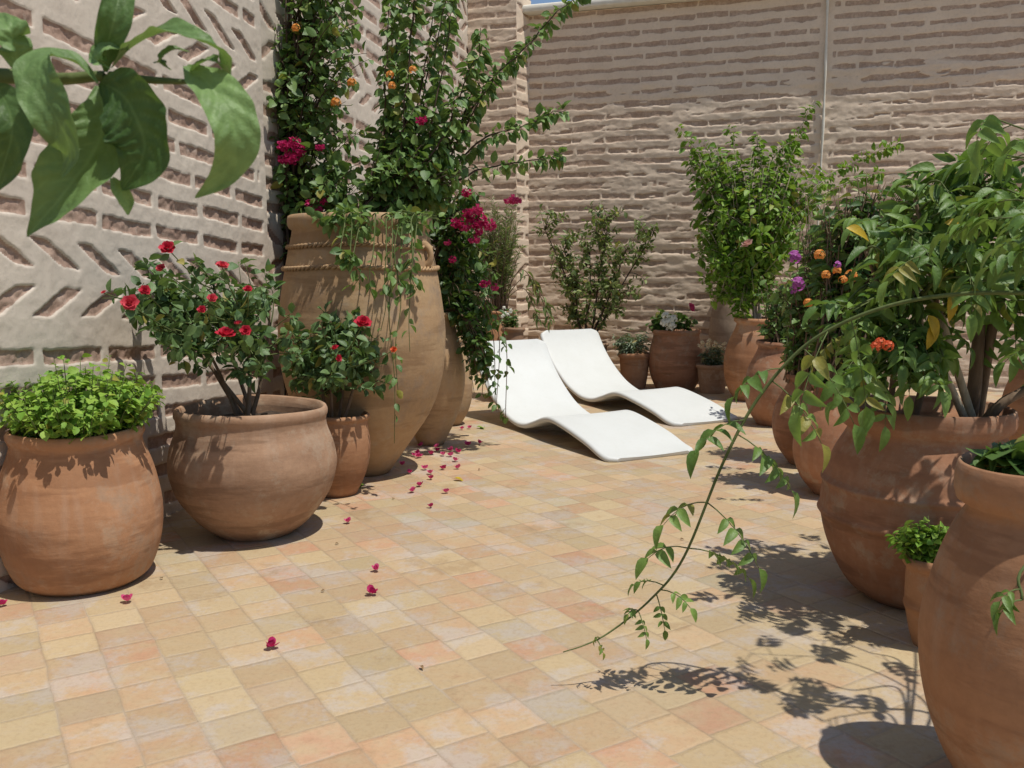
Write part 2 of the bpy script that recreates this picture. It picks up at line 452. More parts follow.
vb = nrm(np.array([.953, -.302]))
B0 = np.array([.172, 8.5]) * S - vb * .06 * S
BL = 5.0 * S
def on_wall(px):              # distance along the back wall of a photograph column
    u = (px - 512) / F
    return float((u * (B0[1] + .1) - B0[0]) / (vb[0] - u * vb[1]))
SEAM = on_wall(810.5)
HB = 3.305 * S
relief_wall('brick_wall', WALLB, B0, vb, BL, HB, .0125, .0085, back_pattern(21, True, SEAM), 'tall back wall of rough horizontal brick courses behind the white loungers', .3)
# corner pier
C0 = np.array([-.40, 8.46]) * S; C1 = np.array([.04, 8.32]) * S; C2 = np.array([.176, 8.53]) * S
pier = empty('corner_pier', (C0[0], C0[1], 0), 'projecting brick pier in the far corner beside the jar vines', 'pier')
def pier_face(a, b, fn, nm):
    L = np.linalg.norm(b - a)
    o = relief_wall(nm, WALLB, a, b - a, L, 4.3 * S, .016, .01, fn, 'x', .1)
    del o['label']; del o['category']
    loc = o.location.copy(); o.parent = pier; o.location = loc - pier.location
pier_face(C0, C1, back_pattern(33, False), 'front_face')
pier_face(C1 + np.array([.003, 0]), C2, zig_pattern(0., 35), 'side_face')

def block(mb, o, d, L, z0, z1, n0, n1, cuts=24, wob=.006):
    """beam along d: n0..n1 is its extent along the wall normal"""
    d = nrm(np.array([d[0], d[1], 0])); nn = np.array([d[1], -d[0], 0])
    t = np.linspace(0, L, cuts)
    b = .012
    sec = [(n0, z0), (n1 - b, z0), (n1, z0 + b), (n1, z1 - b), (n1 - b, z1), (n0, z1)]
    P = np.array([[np.array([o[0], o[1], 0]) + d * tt + nn * (a + wob * vnoise(tt * 3, a * 9, 3)) + np.array([0, 0, z + wob * vnoise(tt * 2.5, z * 3, 5)]) for a, z in sec] for tt in t])
    m = len(sec); i = np.arange(cuts - 1)[:, None] * m; j = np.arange(m)[None]; k = (j + 1) % m
    f4 = np.stack([i + j, i + m + j, i + m + k, i + k], -1).reshape(-1, 4)
    mb.add(P.reshape(-1, 3), None, f4)
    e = (cuts - 1) * m
    mb.add(P[0], None, [[0, 1, 2, 5], [2, 3, 4, 5]]); mb.add(P[-1], None, [[5, 2, 1, 0], [5, 4, 3, 2]])
mb = MB(); block(mb, B0, vb, BL, HB + .002, HB + .075, -.3, .115, 60)
tag(mb.build('wall_coping', PLASTER, None, (B0[0], B0[1], HB)), 'pale plastered coping along the top of the back wall', 'coping')
# plaster seam down the back wall
sp = B0 + vb * SEAM
nb2 = np.array([vb[1], -vb[0]])
mb = MB(); zz = np.linspace(.02, HB - .01, 40)
pth = np.stack([sp[0] + nb2[0] * .028 + .004 * np.sin(zz * 3), np.full(40, sp[1] + nb2[1] * .028), zz], -1)
tube(mb, pth, .012 + .003 * np.sin(zz * 11), 8)
tag(mb.build('plaster_seam', PLASTER, None, (sp[0], sp[1], 0)), 'thin pale vertical plaster seam running down the back wall', 'wall seam')

# ------------------------------------------------------------------ pots
POTS = {}
def pot(key, name, label, clay, cx, base_y, sil, lip=.022, ridges=(), lipw=.012, soil_drop=.05, group=None, segs=64, cat='pot', Yc=None, at=None):
    """sil: (photo row, half width in photo pixels) from the rim down to the foot"""
    if at is not None: c = np.array(at)
    elif Yc is None:
        g = G(cx, base_y); rb = sil[-1][1] * ppm(g[1]); dirh = nrm(np.array([g[0], g[1]]))
        c = np.array([g[0], g[1]]) + dirh * rb
    else:
        c = np.array([(cx - 512) / F * Yc, Yc])
    Yd = c[1] * CP + .5 * SP
    prof = []
    for k, (py, hw) in enumerate(sil):
        z = W(cx, py, max(c[1], 1.))[2]
        prof.append([hw * Yd / F, z])
    if at is not None: prof = [list(a) for a in sil]
    prof = np.array(prof[::-1]); prof[0, 1] = 0.0
    H = prof[-1, 1]; R = prof[-1, 0]
    body = crom(prof, 40)
    body[:, 0] = np.maximum(body[:, 0], .02)
    for (ry, amp) in ridges:
        zr = W(cx, ry, c[1])[2]
        body = np.array(sorted(np.concatenate([body, [[np.interp(zr + dz, body[:, 1], body[:, 0]), zr + dz] for dz in (-.016, -.008, 0, .008, .016)]]).tolist(), key=lambda a: a[1]))
        body[:, 0] += amp * np.exp(-((body[:, 1] - zr) / .011) ** 2)
    zl = H - lip
    body = body[body[:, 1] < zl - .006]
    rn = body[-1, 0]
    RL = max(R, rn) + lipw
    th = max(.016, .07 * R)
    lp = [[RL - .006, zl], [RL, zl + .3 * lip], [RL, zl + .7 * lip], [RL - .005, H], [RL - .35 * th - .004, H + .004], [RL - th, H - .002],
          [RL - th - .008, H - lip], [rn - th, H - soil_drop * .6], [max(rn - th, .02), H - soil_drop - .02]]
    pr = np.concatenate([[[.001, 0.0]], body, lp])
    th_ = np.linspace(0, 2 * np.pi, segs, endpoint=False)
    sd = len(POTS) * 3.7
    n = len(pr)
    wobr = 1 + .012 * np.array([[vnoise(np.cos(t) * 1.3 + sd, np.sin(t) * 1.3 + z * 2.2) for t in th_] for z in pr[:, 1]])
    v = np.stack([pr[:, 0:1] * wobr * np.cos(th_), pr[:, 0:1] * wobr * np.sin(th_), np.repeat(pr[:, 1:2], segs, 1)], -1)
    lz = .006 * np.array([vnoise(np.cos(t) * 1.1 + sd, np.sin(t) * 1.1 + 4) for t in th_])
    v[:, :, 2] += lz * (pr[:, 1:2] / max(H, .01))
    i = np.arange(n - 1)[:, None] * segs; j = np.arange(segs)[None]; k = (j + 1) % segs
    mb = MB(); mb.add(v.reshape(-1, 3) + [c[0], c[1], 0], None, np.stack([i + j, i + k, i + segs + k, i + segs + j], -1).reshape(-1, 4))
    o = mb.build(name, CLAY[clay], None, (c[0], c[1], 0.0))
    tag(o, label, cat, group)
    # soil
    zs = H - soil_drop; rs = rn - th + .004
    rr = np.linspace(0.01, 1, 7)
    sv = np.array([[r * rs * math.cos(t), r * rs * math.sin(t), zs + .012 * vnoise(r * 6 * math.cos(t) + sd, r * 6 * math.sin(t))] for r in rr for t in th_[::2]])
    sg = segs // 2; i = np.arange(6)[:, None] * sg; j = np.arange(sg)[None]; k = (j + 1) % sg
    ms = MB(); ms.add(sv + [c[0], c[1], 0], [[a, (a + 1) % sg, sg * 7] for a in range(0)], np.stack([i + j, i + sg + j, i + sg + k, i + k], -1).reshape(-1, 4))
    ms.build('soil', SOIL, o)
    POTS[key] = dict(o=o, c=np.array([c[0], c[1], 0.]), H=H, R=R, soil=np.array([c[0], c[1], zs]), rs=rs, Y=c[1])
    return o

pot('L0', 'terracotta_pot', 'terracotta pot cut off by the left edge beside the mint pot', 'orange', -58, 592, [(425, 58), (442, 56), (515, 64), (550, 60), (588, 50)])
pot('L1', 'terracotta_pot', 'round orange terracotta pot full of bright green mint', 'orange', 87, 594, [(428, 62), (443, 61), (472, 71), (508, 77.5), (540, 75), (568, 65), (592, 53)], lip=.035, lipw=.006)
pot('L2', 'terracotta_bowl', 'squat wide brownish pot with the large red rose bush', 'brown', 257, 541, [(406, 73), (424, 73), (445, 80), (466, 82), (492, 74), (517, 55), (539, 37)], lip=.04, lipw=.006, soil_drop=.07)
pot('L3', 'terracotta_pot', 'small terracotta pot squeezed between the wide bowl and the giant jar', 'orange', 337, 498, [(414, 32), (424, 33), (448, 35), (472, 30), (496, 20)])
pot('L4', 'giant_clay_jar', 'giant ochre clay jar with rope bands and ring handle', 'pale', 366, 477, [(217, 66), (232, 66), (246, 69), (275, 75), (305, 80), (335, 82.5), (375, 79), (410, 67), (440, 47), (475, 24)], lip=.06, lipw=.022, soil_drop=.12, segs=96)
pot('L5', 'clay_jar', 'clay jar directly behind the giant jar with bougainvillea hanging over it', 'pale', 431, 446, [(312, 26), (322, 25), (350, 32), (380, 35), (410, 29), (444, 13)])
pot('L6', 'clay_jar', 'farthest clay jar of the left row by the lounger head', 'pale', 451, 426, [(338, 16), (346, 16), (370, 20), (392, 22), (410, 18), (424, 10)])
pot('PA', 'terracotta_pot', 'terracotta pot in the far corner holding a feathery shrub', 'orange', 500, 0, [(311, 15), (318, 14), (345, 20), (370, 18), (398, 11)], Yc=6.95 * S)
pot('PB', 'terracotta_pot', 'small terracotta pot with white flowers behind the first lounger head', 'brown', 513, 0, [(328, 11), (334, 10.5), (360, 12), (398, 9)], Yc=6.7 * S)
pot('PC', 'terracotta_pot', 'terracotta pot of the olive green shrub behind the second lounger', 'brown', 588, 0, [(343, 20), (352, 19), (372, 21), (392, 14)], Yc=7.7 * S)
pot('R0', 'terracotta_pot', 'tapered small pot with grey green herb beside the far lounger', 'orange', 634, 389, [(353, 15.5), (358, 15), (375, 13.5), (388, 11.5)], lip=.04)
pot('R1', 'terracotta_pot', 'round terracotta pot with white and pink flowers near the back wall', 'red', 675, 391, [(330, 23), (337, 23), (350, 26), (364, 27), (378, 24), (390, 19)], lip=.03)
pot('R2', 'flower_pot', 'small plain flower pot of little cream button flowers', 'brown', 712, 394, [(364, 15.5), (370, 15), (382, 13.5), (393, 12)], lip=.03)
pot('RJ', 'clay_jar', 'tall weathered grey jar against the back wall', 'grey', 736, 386, [(276, 19), (284, 18), (297, 23), (330, 28), (360, 25), (385, 17)], ridges=((297, .012),), segs=64)
pot('R3', 'terracotta_pot', 'tall terracotta pot under the bright green climber', 'orange', 752, 402, [(318, 19), (326, 18), (345, 26), (365, 29), (385, 26), (400, 18)], lip=.035)
pot('R4', 'terracotta_pot', 'bulging terracotta pot second behind the row, under purple lantana', 'red', 775, 427, [(341, 20), (349, 19.5), (370, 29), (390, 31), (408, 28), (425, 18)], lip=.03)
pot('R5', 'terracotta_pot', 'terracotta pot in the middle of the right row with dark shrub', 'red', 808, 467, [(374, 23), (383, 23), (405, 34), (425, 37), (445, 32), (465, 19)], lip=.03)
pot('R6', 'terracotta_pot', 'shaded terracotta pot just behind the big banded pot', 'red', 835, 498, [(382, 25), (392, 25), (420, 38), (450, 43), (475, 36), (496, 22)], lip=.03)
pot('R7', 'banded_terracotta_pot', 'big dark red terracotta pot with raised bands and spreading shrub', 'red', 914, 611, [(406, 73), (428, 72), (455, 86), (485, 95), (512, 97), (545, 89), (580, 70), (608, 50)], lip=.065, lipw=.026, ridges=((482, .011), (513, .011)), segs=96, soil_drop=.08)
pot('R8', 'terracotta_pot', 'large plain pot at the right edge behind the banded pot', 'orange', 1066, 545, [(348, 55), (362, 54), (400, 66), (450, 72), (500, 62), (542, 40)])
pot('R9', 'terracotta_pot', 'small pot of mint tucked between two large pots', 'orange', 934, 652, [(556, 30), (564, 31), (600, 31), (628, 26), (648, 21)], lip=.028, ridges=((605, .005),))
pot('R10', 'terracotta_jar', 'large smooth terracotta jar in the near right corner', 'orange', 1022, 822, [(466, 66), (492, 62), (535, 84), (585, 100), (640, 109), (700, 102), (755, 82), (815, 54)], lip=.075, lipw=.028, segs=96, soil_drop=.07)

# rope bands, and the ring handles of the giant jar
J = POTS['L4']; jo = J['o']; jc = J['c']
def rope_band(py, hw):
    z = W(366, py, J['Y'])[2]; R = hw * (J['Y'] * CP + .1) / F
    mb = MB(); t = np.linspace(0, 2 * np.pi, 260)
    for ph in (0, np.pi):
        a = t * 42 + ph; r = R + .001 + .007 * np.cos(a)
        tube(mb, np.stack([jc[0] + r * np.cos(t), jc[1] + r * np.sin(t), z + .007 * np.sin(a) + .006 * np.sin(3 * t)], -1), .0072, 6, cap=False)
    mb.build('rope_band', CLAY['pale'], jo)
rope_band(247, 69.4); rope_band(268, 74.0)
for sg in (1, -1):
    mb = MB(); hc = W(366, 256, J['Y']); R = 69 * (J['Y'] * CP) / F
    dv = nrm(np.array([sg * .93, -.37 * sg, 0])); sd = np.array([-dv[1], dv[0], 0])
    t = np.linspace(-.2, np.pi * 1.2, 20)
    cc = np.array([jc[0], jc[1], hc[2]]) + dv * (R + .0)
    tube(mb, cc + np.outer(np.sin(t) * .045, dv) + np.outer(np.cos(t) * .055, [0, 0, 1.]), .019 + .004 * np.cos(t * 2), 10)
    mb.build('handle', CLAY['pale'], jo)

# ------------------------------------------------------------------ loungers
def lounger(F0, theta, w, L, label):
    prof = np.array([(0, .022), (.10, .040), (.24, .082), (.46, .128), (.62, .150), (.72, .140), (.84, .100), (.95, .068), (1.06, .062), (1.18, .085), (1.31, .135), (1.45, .222), (1.57, .322), (1.66, .425), (1.72, .515)])
    prof[:, 0] *= L / 1.72; prof *= S
    c = crom(prof, 72)
    t = nrm(np.gradient(c, axis=0)); nz = np.stack([-t[:, 1], t[:, 0]], -1)
    s = np.concatenate([[0], np.cumsum(np.linalg.norm(np.diff(c, axis=0), axis=1))]); ST = s[-1]
    ld = np.array([-math.sin(theta), math.cos(theta), 0]); wd = np.array([math.cos(theta), math.sin(theta), 0])
    o = np.array([F0[0], F0[1], 0]) * S
    m = 15
    x = np.sin(np.linspace(-np.pi / 2, np.pi / 2, m))
    rc = .06
    def hw(si):
        d = min(si, ST - si)
        return w * S / 2 - (rc - math.sqrt(max(rc * rc - (rc - min(d, rc)) ** 2, 0)))
    HW = np.array([hw(a) for a in s])
    th = .038
    # rounded section: from top surface round the edge to the under side
    sec = []
    for a in x: sec.append((a, 1))
    ring_top = [(a * 1., .5 * th) for a in x]
    rows = []
    for i in range(len(c)):
        base = o + ld * c[i, 0] + np.array([0, 0, c[i, 1]])
        nv = ld * nz[i, 0] + np.array([0, 0, nz[i, 1]])
        e = th * .5
        pts = []
        for a in np.linspace(-1, 1, m): pts.append((a * (HW[i] - e), -.006 * (1 - a * a)))
        for b in np.linspace(0, np.pi, 7)[1:-1]: pts.append((HW[i] - e + e * math.sin(b), -e + e * math.cos(b)))
        for a in np.linspace(1, -1, m): pts.append((a * (HW[i] - e), -th))
        for b in np.linspace(0, np.pi, 7)[1:-1]: pts.append((-HW[i] + e - e * math.sin(b), -e - e * math.cos(b)))
        rows.append([base + wd * (w * S / 2 + p) + nv * q for p, q in pts])
    V = np.array(rows); n, k = V.shape[:2]
    V[..., 2] = np.maximum(V[..., 2], .002)
    i = np.arange(n - 1)[:, None] * k; j = np.arange(k)[None]; jn = (j + 1) % k
    mb = MB(); mb.add(V.reshape(-1, 3), None, np.stack([i + j, i + jn, i + k + jn, i + k + j], -1).reshape(-1, 4))
    half = m + 5
    for r, flip in ((0, 0), (n - 1, 1)):
        q = [[a, a + 1, k - 6 - a + 0, k - 5 - a + 0] for a in range(0)]
        cpt = V[r].mean(0, keepdims=True)
        tri = [[b, (b + 1) % k, k] if flip else [(b + 1) % k, b, k] for b in range(k)]
        mb.add(np.concatenate([V[r], cpt]), tri)
    ob = mb.build('sun_lounger', WHITE, None, tuple(o))
    tag(ob, label, 'lounger', 'white wave shaped sun loungers')
lounger((.505, 4.545), math.radians(27), .58, 1.72, 'white wave shaped lounger nearer the camera, its foot lower in the picture')
lounger((1.045, 5.62), math.radians(27.5), .56, 1.78, 'white wave shaped lounger farther back, closest to the potted flowers')

# ------------------------------------------------------------------ plants
def leaf_t(nseg=3, wpos=.42, fold=.18, curl=.35, tipw=0.0, pinch=.8):
    """leaf template: x along, y across, z out of the leaf"""
    xs = np.linspace(0, 1, nseg + 2)
    v = [(0, 0, 0)]; f3 = []; f4 = []
    for x in xs[1:-1]:
        a = (x / wpos) if x < wpos else (1 - x) / (1 - wpos)
        w = .5 * (math.sin(min(a, 1) * math.pi / 2) ** pinch)
        z = -curl * x * x
        v += [(x, -w, z + fold * w), (x, 0, z), (x, w, z + fold * w)]
    v.append((1, 0, -curl))
    f3 += [(0, 1, 2), (0, 2, 3)]
    for k in range(nseg - 1):
        a = 1 + 3 * k
        f4 += [(a, a + 3, a + 4, a + 1), (a + 1, a + 4, a + 5, a + 2)]
    a = 1 + 3 * (nseg - 1); e = len(v) - 1
    f3 += [(a, e, a + 1), (a + 1, e, a + 2)]
    return np.array(v, float), np.array(f3), np.array(f4, int).reshape(-1, 4)

OVAL = leaf_t(3, .45, .25, .25)
ROUND = leaf_t(3, .5, .2, .2, pinch=.55)
LANCE = leaf_t(4, .35, .3, .45)
NEEDLE = leaf_t(1, .5, .2, .2)
BROAD = leaf_t(6, .40, .28, .45)

def scatter(mb, tpl, pos, dr, up, ln, wd, tint):
    v, f3, f4 = tpl
    d = nrm(dr); s = nrm(np.cross(up, d)); n = np.cross(d, s)
    N_ = len(pos); m = len(v)
    ln = np.asarray(ln)[:, None, None]; wd = np.asarray(wd)[:, None, None]
    P = pos[:, None] + ln * (v[None, :, 0:1] * d[:, None] + v[None, :, 2:3] * n[:, None]) + wd * v[None, :, 1:2] * s[:, None]
    off = (np.arange(N_) * m)[:, None, None]
    mb.add(P.reshape(-1, 3), (f3[None] + off).reshape(-1, 3), (f4[None] + off).reshape(-1, 4), np.repeat(tint, m))

def rdir(n, zmin=-1.):
    v = rng.normal(size=(n, 3)); v = nrm(v)
    return v

def leaves_along(mb, path, tpl, n, ln, asp, t0=.25, spread=.9, droop=.1, tilt=.8, petiole=.3, t1=1.0, tint=(.0, 1.)):
    """n leaves along a polyline"""
    p = np.asarray(path); k = len(p)
    t = np.clip(t0 + (t1 - t0) * rng.random(n) ** .85, 0, 1) * (k - 1)
    i = np.minimum(t.astype(int), k - 2); f = (t - i)[:, None]
    pos = p[i] * (1 - f) + p[i + 1] * f
    tg = nrm(p[i + 1] - p[i])
    r = rdir(n); r = nrm(r - (r * tg).sum(1, keepdims=True) * tg)
    d = nrm(tg * (1 - spread) + r * spread + np.array([0, 0, -droop]))
    up = nrm(np.array([0, 0, 1.]) + tilt * rng.normal(size=(n, 3)))
    L = ln * rng.uniform(.45, 1.3, n)
    scatter(mb, tpl, pos + d * (L * petiole)[:, None], d, up, L, L * asp * rng.uniform(.8, 1.15, n), rng.uniform(tint[0], tint[1], n))

def leafpairs(mb, sb, p0, d, length, pairs, ln, asp, tpl=LANCE, droop=.5, tr=.0018, tint=(.2, 1.), twig=TWIG):
    """one pinnate leaf: a rachis with opposite leaflets and one at its end"""
    d = nrm(d); end = p0 + d * length + np.array([0, 0, -droop * length])
    path = bez(p0, p0 + d * length * .6, end, pairs + 3)
    tube(sb, path, np.linspace(tr, tr * .5, len(path)), 4)
    tg = nrm(np.gradient(path, axis=0))
    pos, dr, up, L = [], [], [], []
    side0 = nrm(np.cross(d, [0, 0, 1.]) + .25 * rng.normal(size=3))
    for k in range(2, pairs + 2):
        for sg in (1, -1):
            pos.append(path[k]); dr.append(tg[k] * .5 + side0 * sg * .95 + np.array([0, 0, -.18 + .12 * rng.normal()]))
            L.append(ln * (1 - .35 * abs(k - 3) / pairs) * rng.uniform(.8, 1.1)); up.append(np.cross(side0, tg[k]) + .25 * rng.normal(size=3))
    pos.append(path[-1]); dr.append(tg[-1] + [0, 0, -.2]); L.append(ln * 1.15); up.append(np.cross(side0, tg[-1]))
    up = np.array(up); up = np.where((up[:, 2:3] < 0), -up, up); L = np.array(L)
    scatter(mb, tpl, np.array(pos), np.array(dr), up, L, L * asp, np.full(len(L), rng.uniform(*tint)) + rng.uniform(-.1, .1, len(L)))

# flowers: meshes built once and reused
def petal_ring(mb, n, r, ln, wd, elev, tint, z=0, twist=0.):
    a = np.arange(n) * 2 * np.pi / n + twist + rng.uniform(-.15, .15, n)
    d = np.stack([np.cos(a) * math.cos(elev), np.sin(a) * math.cos(elev), np.full(n, math.sin(elev))], -1)
    pos = np.stack([np.cos(a) * r, np.sin(a) * r, np.full(n, z)], -1)
    up = np.stack([-np.cos(a) * math.sin(elev), -np.sin(a) * math.sin(elev), np.full(n, math.cos(elev))], -1)
    scatter(mb, leaf_t(3, .6, .35, -.25, pinch=.5), pos, d, up, np.full(n, ln) * rng.uniform(.85, 1.1, n), np.full(n, wd), tint + rng.uniform(-.15, .15, n))

def fl_rose(name, mat):
    mb = MB()
    for k, (n, e, l, z) in enumerate([(6, .15, 1., 0), (6, .5, .9, .05), (5, .9, .75, .1), (5, 1.2, .6, .15), (3, 1.45, .5, .18)]):
        petal_ring(mb, n, .08, l, .85 * l, e, .75 - .12 * k, z, k * .5)
    return mb.mesh(name, mat)
def fl_boug(name, mat):
    mb = MB()
    c = rdir(16) * [.8, .8, .55]
    for p in c:
        for a in range(3):
            an = a * 2.09 + rng.random(); d = nrm(np.array([math.cos(an), math.sin(an), .5]) + p * .6)
            scatter(mb, leaf_t(3, .45, .5, -.3, pinch=.7), p[None] * .7, d[None], (p + [0, 0, .5])[None] + .1, np.array([.55]), np.array([.42]), np.array([rng.random()]))
    return mb.mesh(name, mat)
def fl_dome(name, mat, n=26):
    mb = MB()
    for p in nrm(np.abs(rng.normal(size=(n, 3))) * np.array([1, 1, 1.]) * np.sign(rng.normal(size=(n, 3)) + np.array([0, 0, .9]))):
        q = nrm(np.cross(p, rng.normal(size=3))); r = np.cross(p, q)
        for a in range(4):
            an = a * 1.571; d = q * math.cos(an) + r * math.sin(an) + p * .25
            scatter(mb, leaf_t(2, .6, .1, .1, pinch=.5), (p * .75)[None], d[None], p[None], np.array([.3]), np.array([.28]), np.array([rng.random()]))
    return mb.mesh(name, mat)
def fl_bract(name, mat):
    mb = MB()
    for q in range(2):
        for a in range(3):
            an = a * 2.09 + .4 * rng.random() + q; d = np.array([math.cos(an), math.sin(an), .35 + .7 * q])
            scatter(mb, leaf_t(5, .5, .35, -.5, pinch=.55), np.zeros((1, 3)) + d * .03, d[None], np.array([[0, 0, 1.]]) + .2 * rng.normal(size=(1, 3)), np.array([1. - .25 * q]), np.array([.95]), np.array([rng.random()]))
    return mb.mesh(name, mat)
FM = {}
def flower_mesh(kind, colr):
    key = (kind, colr)
    if key not in FM: FM[key] = {'rose': fl_rose, 'boug': fl_boug, 'dome': fl_dome, 'bract': fl_bract}[kind](kind + '_' + colr, FLW[colr])
    return FM[key]
def flower(root, kind, colr, pos, size, face=(0, -.6, .6), name='flower'):
    o = bpy.data.objects.new(name, flower_mesh(kind, colr)); COL.objects.link(o); o.parent = root
    o.location = Vector(pos) - root.location; o.scale = (size,) * 3
    f = Vector(face) + Vector(rng.normal(size=3) * .25)
    o.rotation_euler = f.to_track_quat('Z', 'Y').to_euler()
    return o

def blob(px, py, rx, ry, Y, n, rz=None, shell=.35):
    """n points inside an ellipsoid given by its outline in the photograph"""
    c = W(px, py, Y); k = Y / F
    r = np.array([rx * k, (rz if rz is not None else .8 * (rx + ry) / 2 * k), ry * k])
    u = rdir(n) * (rng.uniform(shell, 1, n) ** .5)[:, None]
    return c + u * r

def stems(sb, base, tips, rad, spread, lift=.5, n=9, r1=.0015):
    """curved stems from around base to each tip; returns the paths"""
    out = []
    for tp in tips:
        b = base + np.array([rng.uniform(-1, 1) * spread, rng.uniform(-1, 1) * spread, 0])
        d = tp - b; L = np.linalg.norm(d)
        mid = b + d * .5 + np.array([0, 0, lift * .35 * np.hypot(d[0], d[1])]) + rng.normal(size=3) * .05 * L
        p = bez(b, mid, tp, n)
        p[1:-1] += rng.normal(size=(n - 2, 3)) * .006
        tube(sb, p, np.linspace(rad, r1, n), 5)
        out.append(p)
    return out

def plant(name, label, cat, base, group=None):
    return empty(name, tuple(base), label, cat, group), MB(), MB()

def finish(root, lb, sb, leaf, bark, lname='foliage'):
    if lb.n: lb.build(lname, LEAF[leaf], root)
    if sb.n: sb.build('stem', bark, root)

# --- mint in the left pot
def herb(key, name, label, px, py, rx, ry, leafmat, ln, nst, nl_, tpl=ROUND, asp=.8, cat='herb', bark=TWIG, rz=None):
    P = POTS[key]; root, lb, sb = plant(name, label, cat, P['soil'])
    tips = blob(px, py, rx, ry, P['Y'], nst, rz=rz, shell=.2)
    tips = np.concatenate([tips, blob(px, py - 4, rx * 1.06, ry * 1.22, P['Y'], nst // 14, rz=rz, shell=.9)])
    for tp in tips:
        tp[2] = max(tp[2], P['H'] + .01)
        b = P['soil'] + np.append((tp[:2] - P['soil'][:2]) * .6, 0) if True else P['soil']
        r = np.linalg.norm(b[:2] - P['soil'][:2])
        if r > P['rs'] * .9: b[:2] = P['soil'][:2] + (b[:2] - P['soil'][:2]) * P['rs'] * .9 / r
        pth = bez(b, b * .5 + tp * .5 + [0, 0, .02], tp, 6)
        tube(sb, pth, np.linspace(.0025, .0012, 6), 4)
        leaves_along(lb, pth, tpl, nl_, ln, asp, .25, .85, -.1, .5, .15)
    finish(root, lb, sb, leafmat, bark)
    return root
herb('L1', 'mint_plant', 'bright green bushy mint filling the left orange pot', 82, 398, 80, 34, 'mint', .031, 250, 17, OVAL, .72, rz=.30)

# --- rose bush
def rose_bush(key, label, crowns, ntw, nl_, ln, roses, canes, name='rose_bush', leaf='rose', base_spread=.06):
    P = POTS[key]; root, lb, sb = plant(name, label, 'rose bush', P['soil'])
    cane = MB()
    mains = []
    for (px, py, dY) in canes:
        tp = W(px, py, P['Y'] + dY); b = P['soil'] + np.array([rng.uniform(-1, 1) * base_spread, rng.uniform(-1, 1) * base_spread, 0])
        m = b * .5 + tp * .5 + rng.normal(size=3) * .03
        pth = bez(b, m, tp, 12); tube(cane, pth, np.linspace(.011, .004, 12), 7); mains.append(pth)
    nodes_ = np.concatenate([m[4:] for m in mains])
    for (px, py, rx, ry, n) in crowns:
        for tp in blob(px, py, rx, ry, P['Y'] - .10, n, shell=.1, rz=.34):
            d = np.linalg.norm(nodes_ - tp, axis=1) + .25 * np.maximum(nodes_[:, 2] - tp[2], 0); st = nodes_[np.argsort(d)[rng.integers(0, 3)]]
            pth = bez(st, st * .5 + tp * .5 + rng.normal(size=3) * .04 + [0, 0, .03], tp, 7)
            tube(sb, pth, np.linspace(.0035, .0012, 7), 4)
            leaves_along(lb, pth, OVAL, nl_, ln, .68, .3, .85, .1, .7, .2)
    for (px, py, kind, c, sz) in roses:
        p = W(px, py, P['Y'] - .43 - .03 * rng.random())
        d = np.linalg.norm(nodes_ - p, axis=1); st = nodes_[np.argmin(d)]
        pth = bez(st, st * .5 + p * .5 + [0, .03, -.04], p, 8); tube(sb, pth, np.linspace(.004, .002, 8), 5)
        leaves_along(lb, pth, OVAL, 6, ln, .68, .4, .85, .1, .6, .2)
        flower(root, kind, c, p, sz)
    cane.build('cane', BARK, root)
    finish(root, lb, sb, leaf, TWIG)
    return root
rose_bush('L2', 'large rose bush with red blooms in the squat wide bowl',
    [(205, 325, 62, 45, 62), (255, 330, 40, 55, 34), (165, 315, 40, 40, 16), (175, 270, 20, 22, 6), (245, 278, 18, 20, 6), (135, 300, 25, 12, 5)], 0, 13, .046,
    [(168, 249, 'rose', 'red', .030), (161, 269, 'rose', 'coral', .020), (145, 291, 'rose', 'red', .022), (130, 304, 'rose', 'coral', .034), (222, 267, 'rose', 'coral', .026),
     (212, 299, 'rose', 'coral', .020), (202, 310, 'rose', 'red', .017), (226, 336, 'rose', 'red', .038), (238, 324, 'rose', 'coral', .017), (246, 331, 'rose', 'red', .022), (248, 290, 'rose', 'red', .018), (104, 293, 'rose', 'coral', .012)],
    [(185, 320, .0), (215, 290, .1), (245, 320, -.1), (205, 345, -.1), (270, 310, .05), (160, 300, -.02)])
rose_bush('L3', 'smaller rose bush with one bright red bloom in front of the giant jar',
    [(325, 355, 52, 48, 52), (350, 340, 34, 42, 20), (368, 380, 30, 20, 8), (305, 370, 30, 30, 16)], 0, 13, .05,
    [(363, 324, 'rose', 'red', .040), (335, 349, 'rose', 'red', .022), (338, 358, 'rose', 'red', .018), (394, 350, 'rose', 'scarlet', .016)],
    [(315, 350, .0), (345, 330, .05), (330, 370, -.1), (360, 365, 0)], base_spread=.04)

# --- shoots of a climber: long stems clothed in leaves
def shoots(root, lb, sb, base, specs, ln, asp, dens, tpl=OVAL, rad=.009, spread=.08, t0=.15, lw=.8, droop=.3, tint=(0., 1.), Yspread=.25):
    for sp in specs:
        pts = [W(px, py, y) for (px, py, y) in sp]
        b = np.array(base) + np.array([rng.uniform(-1, 1) * spread, rng.uniform(-1, 1) * spread, 0])
        pth = crom(np.array([b] + pts), 10 * len(pts) + 6)
        pth[2:] += np.cumsum(rng.normal(size=(len(pth) - 2, 3)) * .004, 0)
        L = np.linalg.norm(np.diff(pth, axis=0), axis=1).sum()
        tube(sb, pth, np.linspace(rad, .002, len(pth)), 6)
        leaves_along(lb, pth, tpl, int(L * dens), ln, asp, t0, lw, droop, .6, .25, tint=tint)

